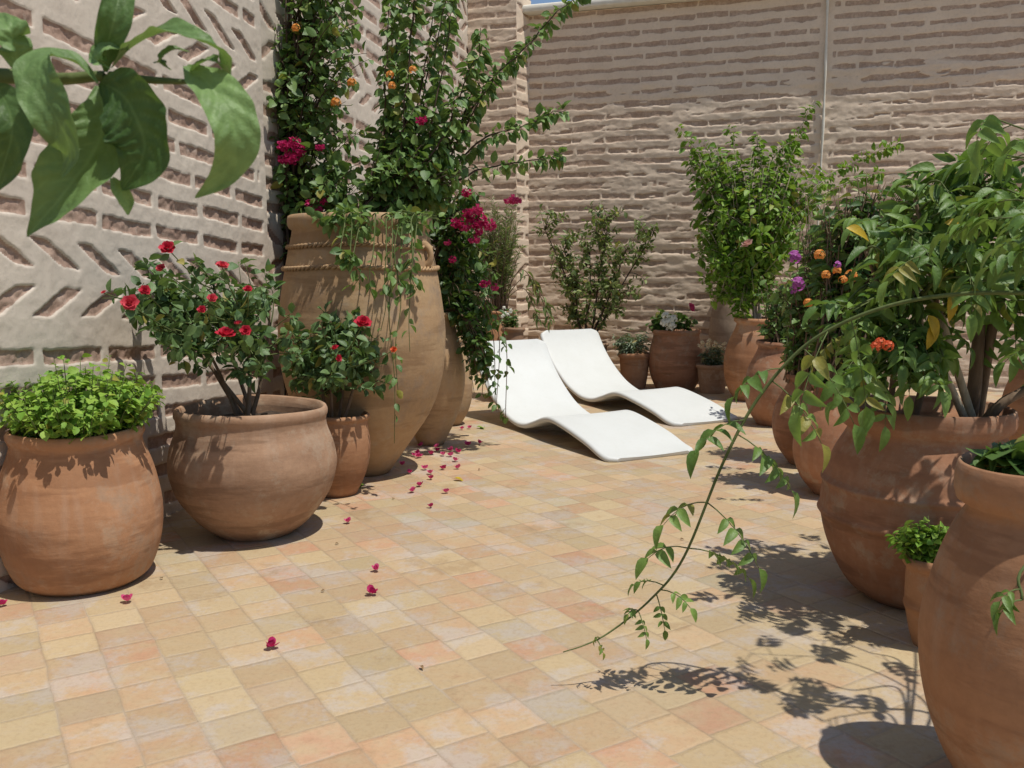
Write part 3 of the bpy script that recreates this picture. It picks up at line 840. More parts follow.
J4 = POTS['L4']['soil']; YJ = POTS['L4']['Y']
root, lb, sb = plant('tall_shrub', 'tall leafy shrub growing out of the giant jar with long arching shoots', 'shrub', J4)
sp = []
for px in (385, 395, 402, 408, 417, 425, 436, 444, 452, 460):
    x0 = 395 + (px - 420) * .45
    sp.append([(x0, 190, YJ + rng.uniform(-.1, .15)), (.5 * (x0 + px), 95, YJ + rng.uniform(-.1, .3)), (px + rng.uniform(-6, 6), rng.uniform(-50, 10), YJ + rng.uniform(-.1, .3))])
sp += [[(425, 190, YJ), (470, 90, YJ + .1), (480, 25, YJ + .15)], [(430, 180, YJ), (490, 90, YJ + .1), (540, 40, YJ + .2), (594, -8, YJ + .35)],
       [(425, 195, YJ), (470, 145, YJ + .1), (520, 125, YJ + .2), (554, 113, YJ + .3)], [(425, 200, YJ), (480, 172, YJ + .1), (530, 160, YJ + .2), (565, 154, YJ + .3)],
       [(430, 190, YJ), (475, 110, YJ), (505, 70, YJ + .1)], [(420, 185, YJ), (455, 120, YJ), (475, 60, YJ)], [(410, 190, YJ - .1), (440, 140, YJ - .1), (450, 95, YJ - .1)]]
shoots(root, lb, sb, J4, sp, .056, .62, 125, t0=.1, droop=.55)
for tp in blob(420, 160, 50, 56, YJ, 110, shell=.1):
    pth = bez(J4 + rng.normal(size=3) * [.08, .08, 0], .5 * J4 + .5 * tp + [0, 0, .1], tp, 7); tube(sb, pth, np.linspace(.006, .002, 7), 5)
    leaves_along(lb, pth, OVAL, 20, .058, .68, .3, .85, .2, .7, .25)
finish(root, lb, sb, 'vine', BARKD)
for (px, py) in ((390, 75), (413, 70), (392, 86)): flower(root, 'dome', 'orange', W(px, py, YJ - .1), .026)
flower(root, 'boug', 'magenta', W(422, 121, YJ - .12), .035)

# --- climber on the left of the jar
YV = 4.75 * S
basev = np.array([*(P0 + ul * .96 * S + nl * .10), 0])
root, lb, sb = plant('climbing_vine', 'dense climbing vine with orange and magenta flowers on the left wall end', 'vine', basev)
trunk = MB()
for k in range(9):
    x = 279 + 2.4 * k
    pts = [basev + np.array([rng.uniform(-.03, .05), rng.uniform(-.05, .05), 0])] + [W(x + rng.uniform(-5, 5), y, YV + rng.uniform(-.12, .12)) for y in (430, 330, 250, 170, 90, 20, -60)]
    p = crom(pts, 60); tube(trunk, p, np.linspace(.016, .006, 60) * rng.uniform(.6, 1.2), 6)
    leaves_along(lb, p, OVAL, 26, .06, .7, .52, .9, .25, .7, .3)
vt = np.concatenate([blob(325, 45, 46, 75, YV, 40, shell=.05), blob(348, 40, 24, 70, YV - .1, 16, shell=.05), blob(325, 140, 48, 60, YV, 40, shell=.05), blob(290, 110, 16, 100, YV, 26, shell=.05), blob(345, 195, 40, 38, YV - .15, 34, shell=.05), blob(300, 200, 22, 30, YV, 12, shell=.05), blob(340, -10, 30, 40, YV, 16)])
for tp in vt:
    st = W(rng.uniform(283, 298), np.clip(384 - F * (tp[2] - S) / YV - 114 + rng.uniform(20, 110), -60, 300), YV)
    pth = bez(st, .5 * st + .5 * tp + [0, -.05, .12], tp, 7); tube(sb, pth, np.linspace(.005, .0015, 7), 4)
    leaves_along(lb, pth, OVAL, 15, .06, .7, .35, .9, .3, .7, .25)
trunk.build('trunk', BARKD, root)
finish(root, lb, sb, 'vine', BARKD)
for (px, py, s) in ((296, 28, .028), (352, 83, .032), (336, 103, .036)): flower(root, 'dome', 'orange', W(px, py, YV - .2), s)
for (px, py, s) in ((286, 146, .05), (292, 158, .05), (300, 150, .045), (284, 160, .04), (295, 143, .04), (320, 148, .03), (312, 204, .04), (326, 201, .035), (318, 210, .03)): flower(root, 'boug', 'magenta', W(px, py, YV - .22), s)

# --- trailing vine down the front of the giant jar
YF = YJ - .52
root, lb, sb = plant('trailing_vine', 'thin trailing vine hanging down the front of the giant jar', 'vine', J4)
for (px, y1, yo) in ((392, 440, 0), (386, 330, .02), (402, 300, 0), (352, 262, .02), (345, 250, 0), (360, 285, .03), (411, 350, 0), (399, 390, .01), (375, 300, .0), (417, 290, 0)):
    pts = [J4 + [0, -.1, .02], W(px - 1, 214, YJ - .38), W(px, 222, YJ - .47)]
    zt = W(px, y1, YJ - .5)[2]
    for z in np.linspace(pts[-1][2] - .15, zt, 4):
        t = (pts[2][2] - z)
        pts.append(np.array([W(px, 300, YJ - .5)[0] + rng.uniform(-.02, .02), YJ - .50 - .035 - .05 * min(t / .4, 1), z]))
    p = crom(pts, 40); tube(sb, p, np.linspace(.004, .0015, 40), 5)
    leaves_along(lb, p, OVAL, 16 if y1 > 290 else 26, .05, .62, .2, .8, .5, .7, .2)
for tp in np.concatenate([blob(350, 225, 22, 14, YJ - .45, 14), blob(425, 218, 18, 10, YJ - .42, 10), blob(330, 218, 25, 10, YJ - .4, 9)]):
    p = bez(J4, .5 * J4 + .5 * tp + [0, 0, .12], tp, 6); tube(sb, p, np.linspace(.004, .0015, 6), 4)
    leaves_along(lb, p, OVAL, 9, .055, .68, .5, .85, .3, .7, .2)
finish(root, lb, sb, 'vine', TWIG)

# --- bougainvillea spilling over the jar behind
P5 = POTS['L5']; Y5 = P5['Y']
root, lb, sb = plant('bougainvillea', 'magenta bougainvillea spilling over the jar beside the lounger', 'bougainvillea', P5['soil'])
bt = np.concatenate([blob(462, 232, 34, 46, Y5, 60, shell=.05), blob(478, 300, 24, 50, Y5 + .1, 50, shell=.05), blob(482, 365, 16, 40, Y5 - .12, 34, shell=.05), blob(458, 290, 18, 40, Y5 - .1, 28)])
for tp in bt:
    mid = np.array([.5 * (tp[0] + P5['soil'][0]) + .05, .5 * (tp[1] + P5['soil'][1]), max(tp[2], P5['H']) + .18])
    p = bez(P5['soil'] + rng.normal(size=3) * [.04, .04, 0], mid, tp, 9); tube(sb, p, np.linspace(.006, .0015, 9), 4)
    leaves_along(lb, p, OVAL, 17, .056, .66, .4, .9, .3, .7, .25)
for k in range(4):
    px = 486 + 6 * k; p = crom([P5['soil'], W(470, 290, Y5 - .1), W(px, 330, Y5 - .1), W(px + rng.uniform(-4, 6), 395 + 8 * k, Y5 - .1)], 24)
    tube(sb, p, .003, 4); leaves_along(lb, p, OVAL, 22, .05, .62, .4, .85, .5, .7, .2)
finish(root, lb, sb, 'dark', BARK)
for (px, py, s) in ((455, 222, .06), (463, 228, .05), (478, 211, .06), (486, 216, .06), (490, 226, .055), (482, 233, .05), (474, 238, .05), (466, 193, .045), (512, 198, .055), (516, 203, .045), (452, 258, .035), (488, 286, .05), (494, 290, .035), (470, 213, .05), (445, 241, .03), (478, 222, .05), (468, 220, .045)):
    flower(root, 'boug', 'magenta' if rng.random() < .5 else 'pink', W(px + rng.uniform(-3, 3), py + rng.uniform(-3, 3), Y5 - .22), s * .78)

# --- feathery shrub in the corner
PA = POTS['PA']
root, lb, sb = plant('feathery_shrub', 'fine leaved feathery shrub in the far corner by the pier', 'shrub', PA['soil'])
for tp in np.concatenate([blob(500, 240, 24, 55, PA['Y'], 90, shell=.05), blob(478, 230, 22, 35, PA['Y'] + .1, 35)]):
    p = bez(PA['soil'] + rng.normal(size=3) * [.03, .03, 0], .5 * PA['soil'] + .5 * tp + [0, 0, .1], tp, 8); tube(sb, p, np.linspace(.006, .0015, 8), 4)
    leaves_along(lb, p, NEEDLE, 55, .05, .14, .2, .6, -.1, .6, .05)
for q in (((527, 275), (542, 300), (552, 325)), ((520, 270), (535, 285), (549, 306)), ((522, 288), (533, 305), (540, 322))):
    p = crom([PA['soil'] + [0, 0, .1]] + [W(a, b, PA['Y'] - .2) for a, b in q], 20); tube(sb, p, .004, 4); leaves_along(lb, p, LANCE, 26, .075, .3, .3, .7, .5, .5, .1)
finish(root, lb, sb, 'olive', BARK)
herb('PB', 'white_flower_plant', 'little white flowers in the small pot behind the first lounger', 510, 315, 10, 9, 'dark', .035, 22, 10, OVAL, .6, cat='flower')
for k in range(7):
    flower(bpy.data.objects['white_flower_plant'], 'dome', 'white', W(505 + rng.uniform(-4, 6), 311 + rng.uniform(-4, 6), POTS['PB']['Y'] - .12), .02)
# --- olive shrub against the back wall
PC = POTS['PC']
root, lb, sb = plant('olive_shrub', 'open olive green shrub against the back wall above the loungers', 'shrub', PC['soil'])
tr = []
for (px, py) in ((590, 300), (575, 290), (610, 295), (600, 270), (565, 275), (625, 280)):
    p = crom([PC['soil'] + rng.normal(size=3) * [.04, .04, 0], W(.5 * px + 294 + rng.uniform(-4, 4), 322, PC['Y']), W(px, py, PC['Y']), W(px + (px - 590) * .8, py - 45, PC['Y'])], 26)
    tube(sb, p, np.linspace(.014, .004, 26), 6); tr.append(p[8:])
tr = np.concatenate(tr)
for tp in np.concatenate([blob(598, 262, 54, 60, PC['Y'], 150, shell=.05), blob(592, 300, 36, 34, PC['Y'], 60), blob(548, 225, 14, 30, PC['Y'], 8), blob(645, 232, 14, 20, PC['Y'], 10)]):
    st = tr[np.argmin(np.linalg.norm(tr - tp, axis=1) + .1 * rng.random(len(tr)))]
    p = bez(st, .5 * st + .5 * tp + [0, 0, .05], tp, 6); tube(sb, p, np.linspace(.004, .0015, 6), 4)
    leaves_along(lb, p, OVAL, 13, .05, .55, .2, .85, .1, .7, .2)
finish(root, lb, sb, 'olive', BARKD)

# --- small pots on the right at the back
herb('R0', 'grey_herb', 'grey green herb spilling from the tapered small pot', 632, 340, 19, 12, 'grey', .045, 45, 14, LANCE, .35)
h = herb('R1', 'geranium', 'low plant with white and pink blooms in the round pot', 672, 320, 25, 9, 'dark', .05, 40, 10, ROUND, .95, cat='flower')
for (px, py) in ((666, 316), (668, 322), (672, 325), (664, 323), (669, 328), (673, 319)): flower(h, 'dome', 'white', W(px, py, POTS['R1']['Y'] - .2), .05)
flower(h, 'rose', 'pink', W(690, 308, POTS['R1']['Y'] - .15), .05)
h = herb('R2', 'button_flower_plant', 'cream button flowers covering the small plain pot', 712, 354, 14, 9, 'grey', .035, 50, 12, OVAL, .5, cat='flower')
for k in range(34):
    a = rng.uniform(0, 6.28); r = rng.random() ** .5
    flower(h, 'dome', 'cream', W(712 + 15 * r * math.cos(a), 346 + 6 * r * math.sin(a), POTS['R2']['Y'] - .08 + .1 * math.sin(a)), .018)

# --- bright climber
R3 = POTS['R3']; Y3 = R3['Y'] + .15
root, lb, sb = plant('green_climber', 'bright green bushy climber rising against the back wall', 'climber', R3['soil'])
sp = [[(752, 260, Y3), (780, 170, Y3 + .1), (813, 100, Y3 + .15)], [(745, 260, Y3), (715, 180, Y3), (678, 132, Y3 + .1)], [(750, 260, Y3), (735, 190, Y3), (724, 125, Y3 + .1)],
      [(760, 250, Y3), (820, 185, Y3 + .1), (862, 160, Y3 + .1), (905, 143, Y3 + .1)], [(760, 250, Y3), (810, 200, Y3), (850, 182, Y3 + .1), (880, 172, Y3)], [(750, 240, Y3), (770, 160, Y3), (800, 130, Y3)],
      [(745, 270, Y3), (715, 240, Y3 - .1), (700, 200, Y3)], [(745, 270, Y3), (705, 220, Y3), (685, 160, Y3)], [(755, 240, Y3), (780, 180, Y3 - .1), (795, 150, Y3)], [(750, 250, Y3), (755, 180, Y3), (750, 135, Y3)]]
shoots(root, lb, sb, R3['soil'], sp, .06, .55, 100, spread=.05, tpl=OVAL)
for tp in np.concatenate([blob(752, 205, 58, 66, Y3, 230, shell=.05), blob(738, 268, 44, 42, Y3 - .05, 130), blob(705, 160, 24, 26, Y3, 34), blob(714, 232, 26, 46, Y3, 60), blob(745, 300, 22, 18, Y3 - .2, 24), blob(800, 185, 34, 34, Y3, 40), blob(770, 240, 40, 44, Y3 - .2, 60)]):
    st = np.array([R3['soil'][0] + rng.normal() * .08, R3['soil'][1] + .1, R3['soil'][2] + .15 + rng.random() * .5])
    p = bez(st, .5 * st + .5 * tp + [0, 0, .1], tp, 6); tube(sb, p, np.linspace(.005, .0015, 6), 4)
    leaves_along(lb, p, OVAL, 16, .066, .58, .4, .9, .15, .7, .2)
finish(root, lb, sb, 'bright', BARKL)
flower(root, 'rose', 'blush', W(748, 245, Y3 - .4), .055)

# --- lantana, dark shrub, medium shrub in the right row
def filler(key, name, label, crowns, leaf, ln, asp, nl_, tpl=OVAL, bark=BARK, cat='shrub', dY=0, rad=.007, t0=.3):
    P = POTS[key]; root, lb, sb = plant(name, label, cat, P['soil'])
    for (px, py, rx, ry, n) in crowns:
        for tp in blob(px, py, rx, ry, P['Y'] + dY, n, shell=.05):
            b = P['soil'] + rng.normal(size=3) * [.06, .06, 0]
            p = bez(b, np.array([.7 * b[0] + .3 * tp[0], .7 * b[1] + .3 * tp[1], max(b[2], tp[2]) * .6 + .4 * b[2] + .1]), tp, 9)
            p[1:-1] += rng.normal(size=(7, 3)) * .008
            tube(sb, p, np.linspace(rad, .0018, 9), 5)
            leaves_along(lb, p, tpl, nl_, ln, asp, t0, .85, .15, .7, .2)
    finish(root, lb, sb, leaf, bark)
    return root
filler('R4', 'dark_shrub', 'small leaved green shrub in the bulging second pot of the right row', [(782, 300, 30, 34, 60), (775, 322, 22, 20, 24)], 'vine', .05, .6, 15, t0=.12, rad=.005)
h = filler('R5', 'lantana', 'lantana bush with purple and orange flower heads', [(818, 285, 48, 44, 100), (828, 228, 42, 42, 60), (808, 320, 38, 36, 60), (808, 350, 30, 20, 30)], 'vine', .052, .6, 14, cat='lantana', t0=.12, rad=.005)
Y4 = POTS['R5']['Y'] - .34
for (px, py, c, s) in ((794.5, 257, 'purple', .042), (798, 284, 'purple', .045), (837, 265, 'purple', .028), (793, 290, 'purple', .026), (819.5, 255, 'orange', .037), (837, 271, 'orange', .028), (826, 274, 'orange', .03), (851, 276, 'orange', .042), (808, 303, 'orange', .03), (844, 279, 'orange', .028)):
    if px < 814: flower(h, 'dome', c, W(px, py, Y4), s)
h6 = filler('R6', 'leafy_shrub', 'leafy shrub rising behind the banded pot with a few orange flower heads', [(885, 222, 52, 50, 105), (890, 290, 40, 44, 60), (862, 340, 34, 34, 46), (838, 278, 26, 26, 26), (850, 205, 34, 34, 30), (930, 200, 34, 40, 30)], 'dark', .07, .52, 13, t0=.12, rad=.005)

for (px, py, c, s) in ((837, 265, 'purple', .022), (819.5, 255, 'orange', .03), (837, 271, 'orange', .024), (826, 275, 'orange', .025), (851, 276, 'orange', .034), (843, 280, 'orange', .024)):
    flower(h6, 'dome', c, W(px, py, POTS['R6']['Y'] - .36), s)
# --- big shrub in the banded pot
R7 = POTS['R7']; Y7 = R7['Y']
root, lb, sb = plant('broadleaf_shrub', 'large broad leaved shrub spreading from the banded pot', 'shrub', R7['soil'])
tk = MB(); tl = MB()
b7 = R7['soil']
t1 = crom([b7 + [.17, .05, 0], W(975, 380, Y7), W(980, 300, Y7 + .02), W(972, 225, Y7), W(968, 170, Y7)], 40); tube(tk, t1, np.linspace(.026, .010, 40), 9)
t2 = crom([b7 + [.20, .06, 0], W(992, 330, Y7), W(1010, 250, Y7), W(1022, 190, Y7)], 30); tube(tk, t2, np.linspace(.02, .008, 30), 8)
t3 = crom([b7 + [.16, -.02, 0], W(948, 340, Y7 - .1), W(944, 312, Y7 - .1), W(955, 290, Y7 - .1)], 24); tube(tl, t3, np.linspace(.014, .006, 24), 8)
t4 = crom([b7 + [.14, -.02, 0], W(945, 375, Y7 - .12), W(928, 345, Y7 - .12), W(915, 300, Y7 - .1), W(900, 240, Y7)], 30); tube(tl, t4, np.linspace(.013, .006, 30), 8)
t5 = crom([b7 + [-.02, .05, 0], W(935, 330, Y7), W(930, 260, Y7), W(915, 200, Y7)], 30); tube(tk, t5, np.linspace(.014, .006, 30), 8)
t6 = crom([b7 + [.15, -.05, 0], W(1000, 405, Y7 - .1), W(1030, 385, Y7 - .1), W(1060, 340, Y7 - .1)], 24); tube(tk, t6, np.linspace(.02, .010, 24), 8)
t7 = crom([b7 + [-.1, .05, 0], W(895, 340, Y7), W(880, 290, Y7), W(865, 250, Y7)], 30); tube(tk, t7, np.linspace(.012, .005, 30), 8)
tn = np.concatenate([t1[14:], t2[10:], t4[12:], t5[10:], t6[14:], t7[10:], t3[12:]])
tips = np.concatenate([blob(975, 200, 66, 48, Y7 - .1, 40, rz=.42, shell=.1), blob(930, 260, 72, 54, Y7 - .1, 50, rz=.42, shell=.1), blob(885, 320, 48, 45, Y7 - .15, 26), blob(1000, 310, 44, 60, Y7 - .15, 16, rz=.4), blob(895, 365, 64, 22, Y7 - .2, 20), blob(1040, 210, 46, 70, Y7 - .1, 16, rz=.4), blob(1060, 320, 40, 60, Y7 - .2, 12, rz=.35)])
for tp in tips:
    st = tn[np.argmin(np.linalg.norm(tn - tp, axis=1) + .08 * rng.random(len(tn)))]
    d = tp - st
    p = bez(st, .5 * st + .5 * tp + [0, 0, .05], tp, 7); tube(sb, p, np.linspace(.005, .002, 7), 5)
    if rng.random() < .5: leaves_along(lb, p, BROAD, 8, .078, .42, .2, .8, .4, .75, .15)
    else:
        leaves_along(lb, p, LANCE, 6, .07, .42, .2, .8, .4, .75, .15)
        leafpairs(lb, sb, p[-1], nrm(d * [1, 1, .3] + rng.normal(size=3) * .15), .13, 3, .064, .40, tpl=BROAD, droop=.35, tint=(.2, 1.))
tk.build('trunk', BARK, root); tl.build('pale_stem', BARKL, root)
finish(root, lb, sb, 'big', TWIG)
for (px, py, d) in ((928, 325, (.3, -.4, -.7)), (934, 333, (-.2, -.3, -.9)), (950, 305, (.1, -.3, -1)), (846, 238, (.8, -.2, -.2)), (944, 233, (.6, -.2, -.1))):
    yl = MB(); scatter(yl, BROAD, W(px, py - 10, Y7 - .28)[None], np.array([d]), np.array([[0, -.8, .6]]), np.array([.075]), np.array([.034]), np.array([.5]))
    yl.build('yellow_leaf', LEAF['yellow'], root)
for (px, py) in ((880, 343), (888, 346), (876, 347)): flower(root, 'dome', 'scarlet', W(px, py, Y7 - .35), .02)

filler('R8', 'background_shrub', 'shrub in the plain pot at the right edge', [(1060, 290, 50, 50, 40)], 'dark', .08, .5, 10)
herb('R9', 'mint_plant', 'small tuft of mint in the little pot between two large ones', 922, 536, 30, 14, 'mint', .028, 60, 14, OVAL, .72)

# --- near jar: round leaved plant and the long jasmine shoots
R10 = POTS['R10']; YT = R10['Y']
herb('R10', 'round_leaf_plant', 'low round leaved plant in the near right jar', 1022, 462, 36, 15, 'dark', .05, 40, 9, ROUND, 1.0)
root, lb, sb = plant('jasmine', 'climbing jasmine whose long bare shoot arches down over the tiles', 'climber', R10['soil'])
arch = crom(np.array([R10['soil'] + [.05, 0, 0], np.array([1.20, 1.72, .85]) * S, np.array([1.12, 1.735, .945]) * S] + [W(px, py, y * S) for (px, py, y) in ((1024, 293, 1.75), (960, 294, 1.82), (900, 303, 1.9), (845, 322, 1.96), (800, 350, 2.0), (757, 400, 2.02), (723, 463, 2.02), (684, 557, 2.03), (650, 600, 2.04), (610, 632, 2.04), (585, 645, 2.03), (563, 652, 2.03))]), 120)
tube(sb, arch, np.concatenate([np.linspace(.0055, .0042, 70), np.linspace(.0042, .0014, 50)]), 7)
def at_px(px, lo=30):         # index of the arch point nearest a photograph column
    q = arch[lo:]; d = q[:, 1] * CP - (q[:, 2] - S) * SP
    return lo + int(np.argmin(np.abs(512 + F * q[:, 0] / d - px)))
for (px, dx, dz, L, prs, ln) in ((744, -.9, .1, .17, 3, .062), (738, .6, -.3, .16, 4, .062), (708, -.95, .25, .16, 3, .055), (705, .8, -.5, .17, 4, .055), (690, -.9, .35, .13, 2, .055), (689, .8, -.05, .17, 4, .048),
                               (664, -.9, .35, .09, 2, .035), (662, .7, .2, .10, 3, .034), (658, .2, -.6, .07, 3, .028), (640, -.6, .6, .06, 3, .025), (636, .3, -.6, .06, 3, .025), (600, -.3, .4, .03, 2, .018), (596, .3, -.3, .03, 2, .018),
                               (780, -.9, .1, .17, 3, .06), (800, .6, -.6, .18, 4, .065), (830, -.6, -.7, .18, 3, .07), (850, .3, -.9, .16, 3, .07), (770, .7, -.5, .17, 4, .06)):
    k = at_px(px)
    leafpairs(lb, sb, arch[k], np.array([dx, rng.uniform(-.9, .5), dz]), L * .95, prs, ln * .96, .50, droop=.45)
# further shoots of the same climber at the right edge, their leaves throw the shadows on the tiles
for tgts, zt in ((((905, 668), (868, 652), (838, 642), (812, 640)), (.95, 1.08, 1.14, 1.16)), (((900, 690), (850, 690), (805, 678), (785, 700)), (.95, 1.06, 1.12, 1.10)), (((915, 650), (890, 632), (850, 618), (800, 612)), (1.0, 1.15, 1.25, 1.28)), (((890, 715), (845, 716), (822, 722)), (.95, 1.05, 1.05))):
    q = [G(a, b) + z * S * np.array([.292, -.212, 1.]) for (a, b), z in zip(tgts, zt)]
    p = crom(np.array([R10['soil']] + q), 40); tube(sb, p, np.linspace(.0045, .0016, 40), 6)
    for k in (16, 21, 26, 30, 34, 37, 39):
        sg = 1 if k % 2 else -1
        leafpairs(lb, sb, p[k], nrm(np.array([-.5, sg * .9, .0]) + .3 * rng.normal(size=3) * [1, 1, .4]), .13, 4, .055, .48, droop=.25)
q = W(990, 116, 1.95 * S)
p = crom(np.array([R10['soil'], np.array([1.24, 1.75, .95]) * S, np.array([1.22, 1.92, 1.22]) * S, q]), 30); tube(sb, p, np.linspace(.005, .0016, 30), 6)
for k in (24, 27, 29): leafpairs(lb, sb, p[k], nrm(rdir(1)[0] * [1, 1, .3] + [-.3, 0, .1]), .13, 3, .06, .48, droop=.4)
p = crom([R10['soil'], np.array([1.12, 1.52, .66]) * S, W(1030, 560, 1.45 * S), W(1022, 600, 1.42 * S)], 20); tube(sb, p, .003, 5)
for k in (17, 19): leafpairs(lb, sb, p[k], np.array([-.5, -.2, .1]), .05, 2, .035, .4)
finish(root, lb, sb, 'big', TWIG)

# --- leafy branch hanging into view at the upper left; its plant stands outside the frame
pot('LC', 'terracotta_pot', 'terracotta pot of the citrus standing left of the camera', 'orange', 0, 0, [(.19, .40), (.185, .37), (.22, .24), (.20, .10), (.15, 0.)], at=(-1.05, .62))
lemon_base = POTS['LC']['soil']
root, lb, sb = plant('citrus_tree', 'close citrus branch with big curled leaves across the upper left corner', 'tree', lemon_base)
D = .80
st = crom([lemon_base, lemon_base + [.05, .03, .7], W(-160, 120, D - .05), W(-40, 80, D - .02), W(0, 76, D), W(60, 79, D), W(105, 76, D), W(150, 80, D), W(188, 82, D)], 60)
tube(sb, st, np.concatenate([np.linspace(.012, .005, 40), np.linspace(.005, .0022, 20)]), 8)
def big_leaf(ctrl, hws, nrm_hint, fold=.3, curl=0., tint=.5, n=56, m=25):
    """leaf laid along a space curve; hws are half widths in photo pixels"""
    p = crom(np.array([W(a, b, D + c) for a, b, c in ctrl]), n)
    t = np.linspace(0, 1, n); hw = np.interp(t, np.linspace(0, 1, len(hws)), hws) * D / F
    hw = np.convolve(np.pad(hw, 1, mode='edge'), [.25, .5, .25], 'valid'); hw[-1] = .0003; hw[0] = max(.0012, hws[0] * D / F)
    tg = nrm(np.gradient(p, axis=0))
    nh = np.array(nrm_hint, float)
    if nh.ndim == 1: nh = np.repeat(nh[None], n, 0)
    else: nh = crom(nh, n)
    s = nrm(np.cross(tg, nh)); nn = np.cross(s, tg)
    a = np.linspace(-1, 1, m)
    wave = .06 * np.sin(t * 23 + tint * 9)[:, None] * np.abs(a)[None] ** 2 + .05 * np.sin(np.abs(a)[None] * 8 + t[:, None] * 30)* np.abs(a)[None]*.5
    ph = t[:, None] * 8.5 - np.abs(a)[None] * 1.5
    puck = .035 * np.cos(2 * np.pi * ph) * np.minimum(np.abs(a)[None] * 3, 1) + .05 * fbm(t[:, None] * 9 + tint * 31, a[None] * 2.5 + tint * 7, 2, 2)
    vein = np.maximum(np.exp(-(np.abs(a)[None] / .05) ** 2) + 0 * t[:, None], .6 * np.exp(-(((ph % 1) - .5) / .07) ** 2) * np.minimum(np.abs(a)[None] * 6, 1))
    V = p[:, None] + hw[:, None, None] * (a[None, :, None] * s[:, None] * (1 - .25 * fold) + (fold * np.abs(a)[None] ** 1.4 + curl * a[None] + wave + puck)[..., None] * nn[:, None])
    i = np.arange(n - 1)[:, None] * m; j = np.arange(m - 1)[None]
    lb.add(V.reshape(-1, 3), None, np.stack([i + j, i + m + j, i + m + j + 1, i + j + 1], -1).reshape(-1, 4), np.clip(tint + .28 * vein + .10 * fbm(t[:, None] * 5 + tint * 13, a[None] * 2, 4, 3), 0, .94).ravel())
big_leaf([(105, 72, 0), (106, 50, -.01), (114, 20, -.02), (120, -15, -.01), (118, -45, 0)], (2, 12, 17, 14, 3), (.5, -.6, .5), .5, tint=.25)
big_leaf([(112, 68, 0), (135, 45, -.01), (165, 32, -.02), (200, 40, -.03), (222, 55, -.02), (230, 80, .0)], (2, 16, 20, 13, 9, 1), (0, -.45, .9), .35, tint=.5)
big_leaf([(186, 66, 0), (205, 80, -.02), (228, 110, -.035), (236, 145, -.035), (222, 176, -.02), (195, 198, 0)], (3, 21, 25, 22, 12, 1), [(-.1, -.5, .9), (.2, -.7, .6), (.5, -.8, .3), (.4, -.9, -.1)], .25, tint=.8)
big_leaf([(100, 82, 0), (122, 95, -.015), (140, 125, -.02), (142, 158, -.02), (122, 190, -.01)], (3, 30, 38, 35, 2), (-.25, -1, .05), .25, tint=.05)
big_leaf([(98, 86, .02), (104, 120, .01), (92, 155, 0), (62, 195, -.01), (27, 237, 0)], (3, 29, 40, 32, 1), [(.3, -.8, .4), (.2, -.9, .3), (-.2, -.9, .3)], .45, tint=.45)
big_leaf([(98, 84, -.02), (75, 62, -.03), (45, 58, -.04), (40, 85, -.05), (58, 120, -.05), (72, 155, -.04), (62, 178, -.03)], (3, 16, 22, 24, 22, 16, 1), [(0, -.4, 1), (-.3, -.6, .7), (-.2, -.9, .3)], .3, tint=.55)
big_leaf([(-15, 85, 0), (5, 100, -.02), (12, 130, -.03), (4, 165, -.02), (-8, 195, 0)], (3, 16, 22, 18, 1), (.2, -1, .1), .3, tint=.1)
big_leaf([(20, 76, 0), (15, 50, -.01), (8, 28, -.02), (-8, 12, 0)], (2, 16, 18, 2), (.2, -.6, .6), .3, tint=.7)
big_leaf([(18, 80, .03), (30, 92, .03), (35, 104, .03), (10, 112, .03)], (2, 10, 10, 1), (0, -.6, .6), .3, tint=.95)
big_leaf([(112, 178, .01), (120, 190, 0), (127, 203, 0), (128, 215, .0)], (2, 9, 8, 1), (.2, -.8, .4), .4, tint=.85)
big_leaf([(186, 80, 0), (200, 64, -.01), (216, 62, -.02), (232, 82, 0)], (2, 8, 8, 1), (0, -.5, .8), .4, tint=.9)
big_leaf([(170, 70, 0), (160, 62, -.01), (172, 50, -.01), (190, 52, 0)], (2, 7, 7, 1), (0, -.5, .8), .4, tint=.4)
big_leaf([(110, 70, -.01), (98, 60, -.02), (104, 48, -.02), (130, 50, -.01)], (2, 9, 9, 1), (0, -.7, .7), .3, tint=.9)
finish(root, lb, sb, 'lemon', TWIG)

# ------------------------------------------------------------------ fallen petals
z3 = [(612, 15), (468, 28), (515, 40), (538, 45), (490, 55), (514, 58), (400, 50), (408, 60), (388, 58), (445, 52), (540, 100), (445, 118), (410, 160), (385, 180), (498, 183), (447, 233), (165, 285), (258, 448), (245, 528)]
pts = [(300 + a / 3.41, 440 + b / 3.41) for a, b in z3] + [(58, 598), (127, 603), (271, 649), (462, 430), (470, 429), (1, 607), (418, 458), (425, 470), (437, 452), (402, 466), (455, 462), (431, 480), (468, 446), (410, 474), (444, 470), (421, 447)]
for k, (px, py) in enumerate(pts):
    g = G(px, py)
    me = flower_mesh('bract', 'pink' if k % 3 else 'magenta')
    o = bpy.data.objects.new('fallen_petal', me); COL.objects.link(o)
    o.location = (g[0], g[1], .007); s = rng.uniform(.021, .027); o.scale = (s, s, s * 1.0)
    o.rotation_euler = (rng.uniform(-.35, .35), rng.uniform(-.35, .35), rng.uniform(0, 6.28))
    tag(o, 'fallen magenta bougainvillea bract lying on the sunny floor tiles', 'petal', 'fallen bougainvillea bracts')
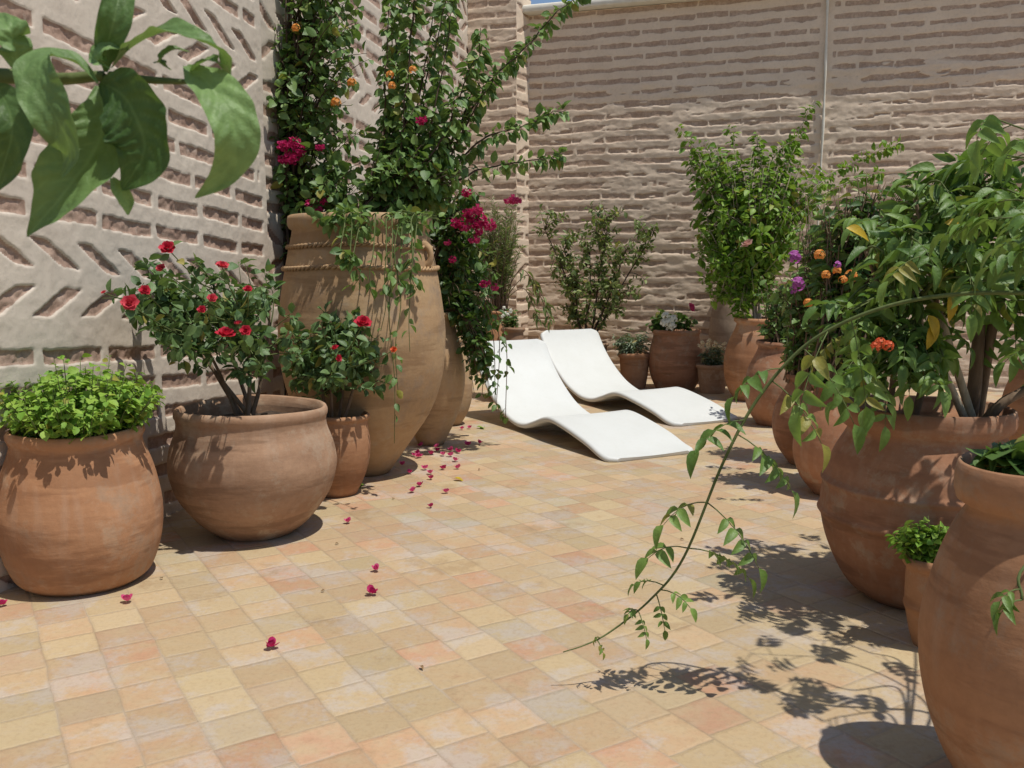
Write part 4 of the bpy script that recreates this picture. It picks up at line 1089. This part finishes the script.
for k, (px, py) in enumerate(((476.5, 428.5), (484, 429.5), (365, 487), (454, 480.5))):
    mbl = MB(); g = G(px, py)
    scatter(mbl, BROAD, np.array([[g[0], g[1], .012]]), np.array([[math.cos(k * 2.), math.sin(k * 2.), .05]]), np.array([[0, 0, 1.]]), np.array([.06]), np.array([.034]), np.array([.7]))
    o = mbl.build('fallen_leaf', LEAF['mint'] if k != 3 else LEAF['yellow'], None, (g[0], g[1], 0))
    tag(o, 'dry yellow leaf lying on the tiles among magenta bracts' if k == 3 else ['fallen green leaf left of its twin near the lounger', 'fallen green leaf nearest the lounger head', 'green leaf fallen at the foot of the small rose pot'][k], 'leaf')

for k, (px, py) in enumerate(((325, 592), (163, 580), (680, 540), (420, 668), (392, 500), (748, 560), (480, 470), (335, 545))):
    mbl = MB(); g = G(px, py); a = rng.uniform(0, 6.28)
    scatter(mbl, leaf_t(4, .45, .5, .3), np.array([[g[0], g[1], .006]]), np.array([[math.cos(a), math.sin(a), .15]]), np.array([[.2, .1, 1.]]), np.array([rng.uniform(.012, .026)]), np.array([.010]), np.array([rng.random()]))
    o = mbl.build('dry_leaf', DRY, None, (g[0], g[1], 0))
    tag(o, 'tiny dry brown leaf scrap lying on the floor tiles', 'dry leaf', 'dry leaf scraps on the tiles')

# ------------------------------------------------------------------ light, sky, camera
sd = np.array([.292, -.212, 1.]); sd = sd / np.linalg.norm(sd)
sun = bpy.data.lights.new('sun', 'SUN'); sun.energy = 4.3; sun.angle = math.radians(.55); sun.color = (1, .955, .88)
so = bpy.data.objects.new('sun', sun); COL.objects.link(so)
so.rotation_euler = Vector(sd).to_track_quat('Z', 'Y').to_euler(); so.location = (3, -3, 8)
w = bpy.data.worlds.new('World'); scene.world = w; w.use_nodes = True
nt = w.node_tree; bg = nt.nodes['Background']
sky = nt.nodes.new('ShaderNodeTexSky'); sky.sky_type = 'NISHITA'; sky.sun_disc = False
sky.sun_elevation = math.asin(sd[2]); sky.sun_rotation = math.atan2(sd[0], sd[1])
sky.air_density = 1.; sky.dust_density = .6; sky.ozone_density = 1.5
nt.links.new(sky.outputs[0], bg.inputs[0]); bg.inputs[1].default_value = .105

cam = bpy.data.cameras.new('camera'); co = bpy.data.objects.new('camera', cam); COL.objects.link(co)
cam.sensor_width = 36; cam.lens = F / 1024 * 36; cam.clip_start = .05; cam.clip_end = 200
co.location = (0, 0, S); co.rotation_euler = (math.pi / 2 - PITCH, 0, 0)
cam.dof.use_dof = True; cam.dof.focus_distance = 4.5; cam.dof.aperture_fstop = 16
scene.camera = co
scene.view_settings.view_transform = 'Standard'; scene.view_settings.look = 'None'
scene.view_settings.exposure = 0.0; scene.view_settings.gamma = 1
scene.cycles.max_bounces = 8; scene.cycles.diffuse_bounces = 4; scene.cycles.transparent_max_bounces = 8
scene.cycles.use_denoising = True
